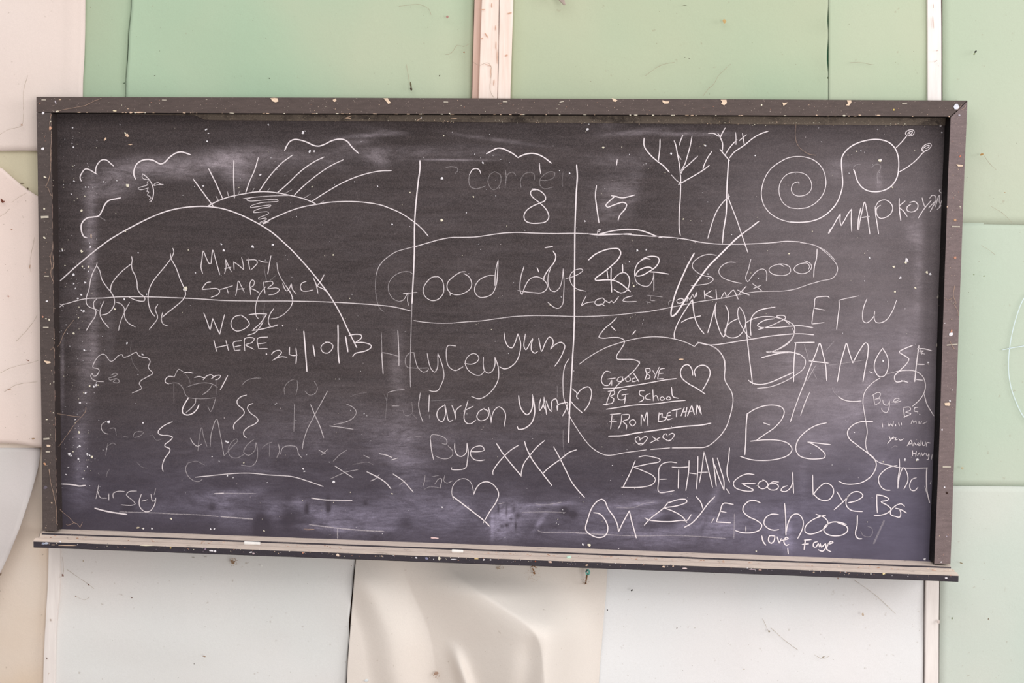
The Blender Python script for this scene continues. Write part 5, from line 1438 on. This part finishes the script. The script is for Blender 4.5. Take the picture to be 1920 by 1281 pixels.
# ---- flakes on board, frame and tray edge
WH, CR, TAN, PK = (238, 234, 240), (236, 228, 208), (226, 196, 172), (206, 150, 128)
bf = Flakes()
S = """136,240,3 137,256,1 225,234,2 138,276,4 140,310,2.4 146,292,1 139,340,3 119,347,2 134,364,3 160,351,3 166,351,3 159,368,2 145,372,2 194,341,3 219,339,2 153,395,4.5 153,471,5 169,463,5 168,456,2 386,243,5 391,250,3 388,265,4 343,366,1.5 381,349,3 365,350,2 415,458,4 420,470,5 474,463,5 353,469,2 235,434,3
503,234,3 568,248,5 572,246,3 581,284,5 589,284,4 669,256,2 503,285,1.5 508,296,1.5 488,328,4 534,330,2 448,352,2 585,350,3 665,341,2 708,349,2.5 769,361,3 754,384,1.5 625,478,5 735,421,5 556,406,2 512,459,5 832,255,2.5 848,248,2 918,252,1.5 890,289,2 905,305,4 901,296,1.5 939,299,1.5 955,305,1.5 829,335,5 888,369,4 874,399,3 828,413,6 921,366,1.5 950,424,1.5 1101,242,5 1104,233,2 1097,415,3.5 1131,277,4 901,468,2 1068,325,3 1049,320,2
1259,288,4 1166,276,2 1180,290,2 1211,307,1.5 1216,316,1.5 1247,324,2 1281,411,3 1295,414,1.5 1327,379,1.5 1372,440,2.5 1195,470,5 1212,468,3.5 1323,273,4 1480,476,4 1416,292,3 1421,323,1.5 1541,232,2 1535,240,1.5 1645,243,1.5 1590,291,1.5 1597,290,1.5 1715,282,2 1592,325,2 1523,434,3 1673,351,3 1540,266,1.5 1764,236,4 1766,249,3 1671,350,2 1606,284,3 1614,283,3
154,500,3 158,504,2.5 166,500,4 166,509,3 138,515,5 138,532,3.5 141,541,2.5 160,530,4 152,553,5 146,560,3.5 122,498,2.5 148,576,2.5 156,584,5 153,582,4 147,596,3 138,625,5 238,644,5 158,657,4 347,542,7 366,512,3 185,630,1.5 192,631,1.5 124,609,2 342,586,1.5 233,561,4 215,580,4 275,552,3 259,474,3 116,467,3 117,470,3 867,479,2 893,609,2 1052,557,2 1327,514,3 1328,523,3 1180,491,2.5 1188,537,4 1186,531,2 1700,488,8 1698,492,5 1676,501,5 1688,521,5 1621,527,3 1716,540,4 1678,547,4 1738,511,5 1744,514,5 1621,475,2 1630,484,3 1580,625,1.5 1656,677,5 1740,680,4 1206,600,1.5 1205,607,1.5 1191,590,1.5
180,722,4 168,724,4 176,725,4 184,722,4 160,738,4 157,737,3 150,756,4 254,757,1.5 259,703,2 268,665,4 203,792,5 205,790,4 268,793,3 148,811,4 149,837,5 146,839,4 130,852,5 133,855,4 137,847,3 147,861,5 164,852,5 172,857,5 168,854,3 164,875,3 128,877,3 124,890,4 411,865,2.5 398,856,3 424,828,5 427,830,3 457,868,4 568,879,5 571,884,4 516,758,2 629,711,2 636,711,2 683,776,2 688,780,2 555,789,2 575,853,1.5 625,904,6 141,793,2 193,844,2 200,842,3 141,787,3
269,991,3 285,991,4 395,992,3 402,992,3 426,892,3.5 437,896,2 501,905,2 495,996,4 619,1003,2 668,989,1.5 717,1001,2 829,951,4 1057,962,3 1055,956,2 1093,1021,4 1104,1022,6 1160,1029,2 1418,1034,4 1145,901,2.5 1148,873,2.5 947,1008,2 1626,979,2 1735,1048,3 1606,838,3 1602,811,3 1520,850,1.5 1656,866,3 1650,301,6.5 1651,300,4 1697,862,5 1720,862,5 1718,864,3 156,898,3 1560,872,1.5 1592,880,1.5 735,926,3 1043,981,2 1046,974,2 1047,983,2"""
random.seed(5)
for t in S.split():
    x, y, w = map(float, t.split(','))
    bf.add(x, y, D_FACE + 0.0012, w * random.uniform(.75, 1.05), w * random.uniform(.65, 1.1), random.choice([WH, WH, (226, 220, 226), CR]), 7, random.uniform(0, 3), 0.3, 0.45)
for x, y, w, h2, c, r in [(238, 254, 7, 5, TAN, -.4), (235, 250, 4, 4, CR, 0), (197, 261, 4, 6, TAN, -.4), (244, 271, 7, 2, TAN, 0), (258, 990, 8, 4, (190, 176, 156), 0), (268, 991, 4, 2, CR, 0), (321, 973, 5, 3, CR, -.6), (171, 443, 2, 8, TAN, 0), (815, 1009, 12, 4, (226, 196, 196), 0), (347, 541, 7, 8, (222, 214, 196), 0), (653, 222, 11, 2, TAN, 0), (651, 220, 14, 1.5, TAN, .3), (852, 222, 12, 2, TAN, 0), (790, 221, 3, 3, WH, 0), (786, 224, 10, 1.5, TAN, .5), (239, 348, 6, 5, CR, 0), (1277, 674, 10, 3, TAN, 0), (1740, 683, 8, 3, (150, 140, 140), -.6), (1759, 557, 4, 8, (150, 142, 136), 0), (1757, 648, 4, 8, (150, 142, 136), 0), (1734, 1049, 4, 4, WH, 0)]:
    bf.add(x, y, D_FACE + 0.0055 if y < 226 else D_FACE + 0.0012, w, h2, c, 8, r, 0.4, 0.4)
for _ in range(420):
    if random.random() < .35: x, y = random.uniform(108, 190), random.uniform(240, 920)
    elif random.random() < .5: x, y = random.gauss(random.choice([520, 640, 900, 1180, 1290, 1450, 1600]), 30), random.gauss(random.choice([330, 480, 600, 740, 880]), 40)
    else: x, y = random.uniform(115, 1730), random.uniform(240, 985)
    x = min(1730, max(112, x)); y = min(985, max(238, y))
    w = random.uniform(.7, 1.7)
    bf.add(x, y, D_FACE + 0.001, w, w * random.uniform(.6, 1.4), random.choice([WH, (206, 198, 204), (190, 178, 180), CR]), 5, 0, .3)
for _ in range(90):
    x = random.uniform(620, 1740)
    bf.add(x, 224 + (x - 600) * .009 + random.uniform(-3, 4), D_FACE + 0.0055, random.uniform(.8, 2), random.uniform(.8, 2), random.choice([CR, TAN, (176, 160, 140)]), 5, 0, .2)
o = bf.build('paint_speck', None, 'stuff'); adopt(o)

ff = Flakes(); DFR = D_FRAME + 0.0008
for x, y, w, h2, c, r in [(81, 212, 4, 4, WH, 0), (80, 279, 7, 6, WH, 0), (75, 194, 2, 2, PK, 0), (104, 192, 2, 6, (196, 186, 196), .3), (84, 332, 6, 3, CR, -.6), (83, 392, 3.5, 3.5, CR, 0), (83, 446, 5, 3, CR, -.5), (83, 416, 3, 2.5, (130, 120, 116), 0), (88, 565, 4.5, 3.5, WH, 0), (80, 594, 3.5, 3.5, PK, 0), (86, 598, 3, 2, CR, 0), (92, 600, 3, 4, CR, 0), (94, 241, 6, 7, (206, 160, 136), 0), (95, 228, 2, 3, CR, 0), (101, 716, 2, 3, CR, 0), (94, 720, 2, 3, CR, 0), (100, 774, 2, 2, CR, 0), (88, 787, 4, 2, CR, 0), (84, 870, 5, 6, (196, 150, 120), 0), (85, 914, 8, 9, (110, 102, 112), 0), (97, 943, 3, 3, TAN, 0), (86, 990, 3, 2, TAN, 0),
                       (107, 209, 6, 3, CR, 0), (215, 208, 7, 3, (226, 210, 180), .1), (245, 211, 6, 2.4, TAN, 0), (262, 211, 20, 2, TAN, 0), (240, 204, 2, 2, TAN, 0), (112, 187, 5, 1.5, TAN, .2), (1592, 192, 2, 2, CR, 0), (1676, 206, 3.4, 3.4, (216, 190, 110), 0), (1582, 217, 6, 2.4, CR, 0), (1612, 216, 5, 2, TAN, 0), (1531, 216, 3, 2, TAN, 0), (1647, 216, 8, 1.6, TAN, 0), (843, 213, 3, 2, CR, 0), (1428, 197, 3, 3, CR, 0), (1213, 214, 2.5, 2, TAN, 0), (1799, 216, 4, 3, (190, 184, 196), 0), (1800, 293, 3.5, 4, (196, 120, 96), 0), (1791, 366, 2, 2, CR, 0), (1800, 388, 2, 2, CR, 0), (1776, 388, 2, 3, TAN, 0), (1791, 413, 4.5, 4, (190, 150, 120), 0), (1791, 483, 5, 5, (190, 140, 120), 0), (1783, 627, 7, 8, WH, 0), (1784, 621, 3, 6, PK, 0), (1771, 606, 2.2, 2.2, WH, 0), (1784, 599, 2, 2, TAN, 0), (1765, 1054, 3, 3, WH, 0), (1775, 1006, 2.4, 2.4, (190, 180, 196), 0), (1771, 914, 3, 3, WH, 0), (1776, 925, 5, 5, (60, 44, 40), 0), (1766, 806, 3, 4, WH, 0), (1781, 752, 3, 3, WH, 0), (1785, 732, 2, 5, (170, 160, 160), -.5)]:
    ff.add(x, y, DFR, w, h2, c, 7, r, .3, .35)
for _ in range(150):
    r0 = random.random()
    if r0 < .5: x = random.uniform(75, 1805); y = 184 + x * .0035 + random.uniform(1, 26)
    elif r0 < .75: y = random.uniform(215, 985); x = 70 + y * .012 + random.uniform(4, 26)
    else: y = random.uniform(225, 1050); x = 1812 - (y - 188) * .035 - random.uniform(5, 26)
    ff.add(x, y, DFR, random.uniform(.7, 1.6), random.uniform(.7, 1.6), random.choice([CR, TAN, (170, 150, 140), PK]), 5, 0, .2)
for _ in range(60):     # chipped arris of the top rail
    x = random.uniform(100, 1780); ff.add(x, 210.5 + (x - 96) * .0048, DFR, random.uniform(2, 9), random.uniform(.8, 1.6), random.choice([TAN, (150, 128, 110), CR]), 6, 0, .1)
for _ in range(70):     # paler flecks along the inner arris of the left upright
    y = random.uniform(225, 940); ff.add(95.8 + (y - 211) * .0135, y, DFR, random.uniform(.8, 1.6), random.uniform(4, 16), random.choice([(150, 128, 118), (126, 106, 100)]), 6, 0, .1)
o = ff.build('frame_speck', None, 'stuff'); adopt(o)
tf = Flakes(); DT = 0.1735
for x, y, w, h2, c in [(87, 1019, 8, 5, (190, 196, 214)), (81, 1020, 5, 5, (150, 156, 176)), (113, 1016, 4, 3, WH), (100, 1022, 8, 1.6, TAN), (125, 1023, 30, 1.5, TAN), (396, 1033, 9, 3, WH), (403, 1034, 5, 5, WH), (385, 1030, 4, 4, (150, 130, 150)), (470, 1036, 6, 3, WH), (475, 1038, 5, 3, (190, 170, 176)), (277, 1023, 26, 2, CR), (320, 1028, 3, 3, (206, 180, 110)), (633, 1041, 7, 5, (236, 214, 196)), (568, 1037, 3, 3, PK), (704, 1043, 3, 2, TAN), (716, 1043, 3, 2, TAN), (780, 1046, 5, 3, WH), (800, 1047, 5, 5, (140, 140, 170)), (824, 1047, 5, 7, CR), (850, 1049, 12, 2, WH), (894, 1048, 9, 2, (226, 200, 150)), (907, 1050, 5, 3, WH), (920, 1050, 3, 2, WH), (1031, 1054, 7, 4, (226, 196, 180)), (1100, 1060, 5, 3, TAN), (1244, 1063, 6, 3, (236, 206, 186)), (1262, 1062, 4, 3, (236, 206, 186)), (1284, 1066, 9, 3, (226, 206, 206)), (1004, 1053, 3, 3, (150, 80, 60)), (1657, 1076, 5, 4, (240, 220, 170)), (1774, 1084, 5, 3, WH), (1410, 1068, 14, 1.5, (190, 170, 180)), (1425, 1069, 8, 2, (206, 170, 160))]:
    tf.add(x, y, DT, w, h2, c, 7, 0, .3)
for _ in range(170):
    x = random.uniform(70, 1790); y = 1014.5 + (x - 66) * .0368 + random.uniform(0, 8)
    tf.add(x, y, DT, random.uniform(.7, 2.2), random.uniform(.7, 1.8), random.choice([WH, CR, TAN, (150, 140, 150), PK, (120, 112, 124)]), 5, 0, .2)
o = tf.build('tray_speck', None, 'stuff'); adopt(o)

# torn scraps of paper still stapled to the frame, each its own bit
PAPER = flat_mat('torn_paper', (240, 214, 190), .95, .92, 200); PAPERW = flat_mat('white_paper', (226, 228, 240), .95, .9, 200)
def scrap(pts, mat=PAPER, d=DFR, lift=0.003):
    cx = sum(p[0] for p in pts) / len(pts); cy = sum(p[1] for p in pts) / len(pts)
    v = [P(cx, cy, d + 0.001)] + [P(x, y, d + random.uniform(0, lift)) for x, y in pts]
    n = len(pts); v += [p + Vector((0, 0.0006, 0)) for p in v]
    fa = [[0, 1 + (k + 1) % n, 1 + k] for k in range(n)] + [[n + 1, n + 2 + k, n + 2 + (k + 1) % n] for k in range(n)]
    fa += [[1 + k, 1 + (k + 1) % n, n + 2 + (k + 1) % n, n + 2 + k] for k in range(n)]
    return adopt(mesh_obj('paper_scrap', v, fa, mat))
scrap([(507, 184), (513, 183.5), (520, 184), (522, 190), (517, 192), (511, 190)])
scrap([(624, 187), (629, 184.5), (631, 188), (628, 191), (625, 190)])
scrap([(719, 184.5), (727, 184), (729, 188), (733, 193), (728, 195), (724, 190)])
scrap([(1147, 184), (1152, 185), (1158, 188.5), (1154, 191), (1150, 190)])
scrap([(1242, 188), (1248, 190), (1255, 190), (1253, 194), (1246, 194.5), (1242, 191)])
scrap([(1351, 187), (1362, 187), (1363, 193), (1358, 197.5), (1352, 195), (1354, 191)])
scrap([(1467, 192), (1470, 193.5), (1477, 192), (1473, 196), (1469, 198.5)])
scrap([(1588, 188), (1596, 188), (1596.5, 192), (1592, 198), (1586, 197.5), (1590, 194)])
scrap([(1788, 200), (1791, 195), (1795, 194.5), (1799, 200), (1796, 205), (1790, 205)], PAPERW)
scrap([(1793, 308), (1800, 309), (1806, 310), (1805, 312), (1797, 312.5)])
scrap([(1771, 756), (1780, 755), (1782, 758), (1780, 761.5), (1772, 760.5)])
scrap([(82, 676), (88, 677), (94, 678), (95, 681), (88, 682), (84, 679)], PAPER)
scrap([(87, 834), (92, 834), (95, 836), (93, 838.5), (88, 838)], PAPER)
STAPLE = flat_mat('dull_staple', (206, 196, 182), .5)
def staple(x, y, w, h2=1.6, a=0.0):
    v = []; c = P(x, y, DFR)
    hw, hh = w / 714 / 2, h2 / 714 / 2
    for yy in (0.0, -0.0009):
        for sx, sz in ((-1, -1), (1, -1), (1, 1), (-1, 1)):
            v.append(c + Vector((sx * hw * math.cos(a) - sz * hh * math.sin(a), yy, sx * hw * math.sin(a) + sz * hh * math.cos(a))))
    return adopt(mesh_obj('staple', v, [[0, 1, 2, 3], [7, 6, 5, 4], [0, 4, 5, 1], [1, 5, 6, 2], [2, 6, 7, 3], [3, 7, 4, 0]], STAPLE))
for x, y, w, h2, a in [(82, 187.3, 8, 2, 0), (308, 187.6, 8, 1.5, 0), (836, 191.3, 8, 1.5, 0), (947, 190.8, 8, 1.5, 0), (1053, 191, 8, 1.5, .25), (1696, 194, 9, 1.6, .1), (84, 407, 14, 4, .05), (87, 518, 9, 2, 0), (86, 614, 10, 2, 0), (87, 823, 11, 3, .1), (90, 847, 8, 3, 0), (1792, 425, 15, 2.4, 0), (1785, 646.5, 20, 2, .1), (1775, 875.5, 15, 2.6, 0)]:
    staple(x, y, w, h2, a)

# cobweb threads across the frame
def cweb(paths, mat=THREAD, r=0.0006):
    for pts, d in paths:
        pp = [(x + random.uniform(-.25, .25), y + random.uniform(-.25, .25), d) for x, y in smooth_path(pts, 4)]
        adopt(thread('cobweb', [pp], None, mat, r=r))
cweb([([(107, 209), (122, 205), (150, 200), (162, 197), (173, 191), (190, 184.5)], DFR + .002), ([(94, 242), (93, 230), (96, 215)], DFR), ([(85, 351), (90, 352), (93, 361), (96, 367)], DFR + .001),
      ([(86, 350), (92, 335), (95, 300), (94, 270)], DFR + .001), ([(98, 470), (94, 485), (97, 500), (95, 512), (99, 527)], DFR + .001), ([(99, 480), (101, 495), (98, 505)], DFR + .001),
      ([(1793, 206), (1798, 204), (1801, 199), (1803, 196)], DFR + .002), ([(1802, 206), (1807, 204), (1811, 198)], DFR + .002),
      ([(1790, 536), (1788, 548), (1789, 560), (1793, 569), (1790, 571), (1796, 583), (1797, 592)], DFR + .003), ([(1774, 560), (1776, 563), (1782, 561), (1785, 560)], DFR + .001),
      ([(1781, 640), (1786, 650), (1790, 655)], DFR + .001), ([(95, 656), (100, 652), (102, 660)], DFR + .001)], THREAD, 0.0005)
cweb([([(161, 764), (160, 772), (142, 793), (126, 815), (112, 835), (101, 848), (94, 860)], .05), ([(107, 950), (112, 955), (120, 963), (129, 970), (138, 980)], .05), ([(138, 980), (145, 983), (150, 989), (154, 980)], .04), ([(124, 983), (127, 985), (138, 981)], .04),
      ([(102, 775), (120, 778), (150, 782)], .06), ([(92, 880), (95, 905), (100, 925), (104, 945), (106, 960)], DFR + .001), ([(105, 960), (106, 980), (108, 985)], DFR), ([(138, 600), (120, 625), (112, 645), (104, 655)], .05)], THREAD, 0.0005)
cweb([([(1492, 232), (1492, 262), (1500, 278), (1520, 290), (1530, 291)], .036), ([(570, 99 + 893), (590, 993), (574, 994)], .036)], THREAD, 0.0004)

# ---- chalk drawings and writing, one part per inscription
groups = []; index = {}
off = (0, 0); cur = None
for line in STROKES.strip().splitlines():
    line = line.strip()
    if line.startswith('@'):
        a, b2 = line[1:].split(); off = (float(a), float(b2))
    elif line.startswith('#'):
        nm, lab = line[1:].strip().split('|')
        if lab not in index:
            index[lab] = len(groups); groups.append([nm, lab, []])
        cur = groups[index[lab]][2]
    elif line:
        hd, body = line.split(':'); w, a = map(float, hd.split())
        pieces = []; last = None
        for seg in body.split('|'):
            pts = [tuple(map(float, t.split(','))) for t in seg.split()]
            pts = [(off[0] + x * 0.2, off[1] + y * 0.2) for x, y in pts]
            if last: pts = [last] + pts
            last = pts[-1]
            if len(pts) >= 2: pieces.append(pts)
        cur.append((w, a, pieces))
random.seed(11)
def bbox(st):
    xs = [p[0] for q in st[2] for p in q]; ys = [p[1] for q in st[2] for p in q]
    return min(xs), max(xs), min(ys), max(ys)
def near(a, b2, g=16):
    return a[0] - g < b2[1] and b2[0] - g < a[1] and a[2] - g < b2[3] and b2[2] - g < a[3]
split_groups = []
for nm, lab, st in groups:        # strokes that stand well apart become parts of their own
    left = [(s_, bbox(s_)) for s_ in st]; cl_ = []
    while left:
        c_ = [left.pop(0)]; grew = True
        while grew:
            grew = False
            for t_ in list(left):
                if any(near(t_[1], q_[1]) for q_ in c_):
                    c_.append(t_); left.remove(t_); grew = True
        cl_.append([t_[0] for t_ in c_])
    cl_.sort(key=len, reverse=True)
    for k_, c_ in enumerate(cl_): split_groups.append((nm, lab if k_ == 0 else None, c_))
for gi, (nm, lab, st) in enumerate(split_groups):
    v, f, dn = ribbon_mesh(st, D_FACE + 0.0006 + 0.000012 * gi)
    o = mesh_obj(nm, v, f, CHALK, None, attrs={'chalk': dn})
    if lab: o['label'] = lab
    adopt(o)

# ------------------------------------------------------------------ things lying in the tray
CHM = flat_mat('white_chalk', (250, 246, 242), .95, .96, 120)
def chalk_stick(pxa, pxb, py, label, r=0.0052):
    a = P(pxa, py, 0.118); b2 = P(pxb, py + (pxb - pxa) * 0.037, 0.118)
    n = 14; verts = []; L = b2.x - a.x
    secs = [(0, .80), (0.0012, .97), (0.003, 1), (L - 0.003, .93), (L - 0.0012, .90), (L, .78)]
    za = tray_z(a.x) - 0.0046 + r; sl = (B0.z - A0.z) / (B0.x - A0.x)
    for s, k in secs:
        for i in range(n):
            t = 2 * math.pi * i / n
            verts.append(Vector((s, math.cos(t) * r * k, math.sin(t) * r * k + s * sl)))
    faces = [[j * n + i, j * n + (i + 1) % n, (j + 1) * n + (i + 1) % n, (j + 1) * n + i] for j in range(len(secs) - 1) for i in range(n)]
    faces += [list(range(n))[::-1], [(len(secs) - 1) * n + i for i in range(n)]]
    o = mesh_obj('chalk_stick', verts, faces, CHM, smooth=False)
    bm = bmesh.new(); bm.from_mesh(o.data); bmesh.ops.recalc_face_normals(bm, faces=bm.faces); bm.to_mesh(o.data); bm.free()
    o.location = (a.x, -0.118, za)
    tag(o, label, 'chalk', 'chalk sticks in the tray')
    return o
chalk_stick(458, 488, 1017, 'longer white chalk stub lying in the tray left of the middle')
chalk_stick(847, 868.5, 1033, 'shorter white chalk stub lying in the tray below the chalk heart', 0.0046)
# pale green lump at the tray's front edge
bm = bmesh.new(); bmesh.ops.create_icosphere(bm, subdivisions=2, radius=1.0)
for v in bm.verts:
    k = 1 + 0.25 * mnoise.noise(v.co * 1.7); v.co = Vector((v.co.x * .0065 * k, v.co.y * .005 * k, max(-.0028, v.co.z * .0042 * k)))
me = bpy.data.meshes.new('chalk_crumb'); bm.to_mesh(me); bm.free()
me.materials.append(flat_mat('pale_green_chalk', (206, 236, 220), .95, .9, 150))
o = bpy.data.objects.new('chalk_crumb', me); COL.objects.link(o)
c = P(1067, 1046, 0.150); o.location = (c.x, -0.150, tray_z(c.x) + 0.0026)
tag(o, 'pale green crumb of chalk on the front edge of the tray near the middle', 'chalk')

# grey metal blade tip hanging into view at the top
bl = [(1020, -60), (1040, -40), (1046, -2), (1056.5, 9), (1060.5, 9), (1058, -2), (1050, -40), (1036, -70)]
o = slab('metal_blade', bl, 0.052, 0.046, flat_mat('dull_grey_metal', (176, 160, 150), .4, .8, 60), None, 0.001)
tag(o, 'pointed grey metal blade hanging at the top edge right of the centre batten', 'metal blade')
br = thread('bracket', [[(1030, -62, .05), (1028, -70, .03), (1028, -70, .008)]], None, nail_r, r=0.004, seg=8)
br.parent = o
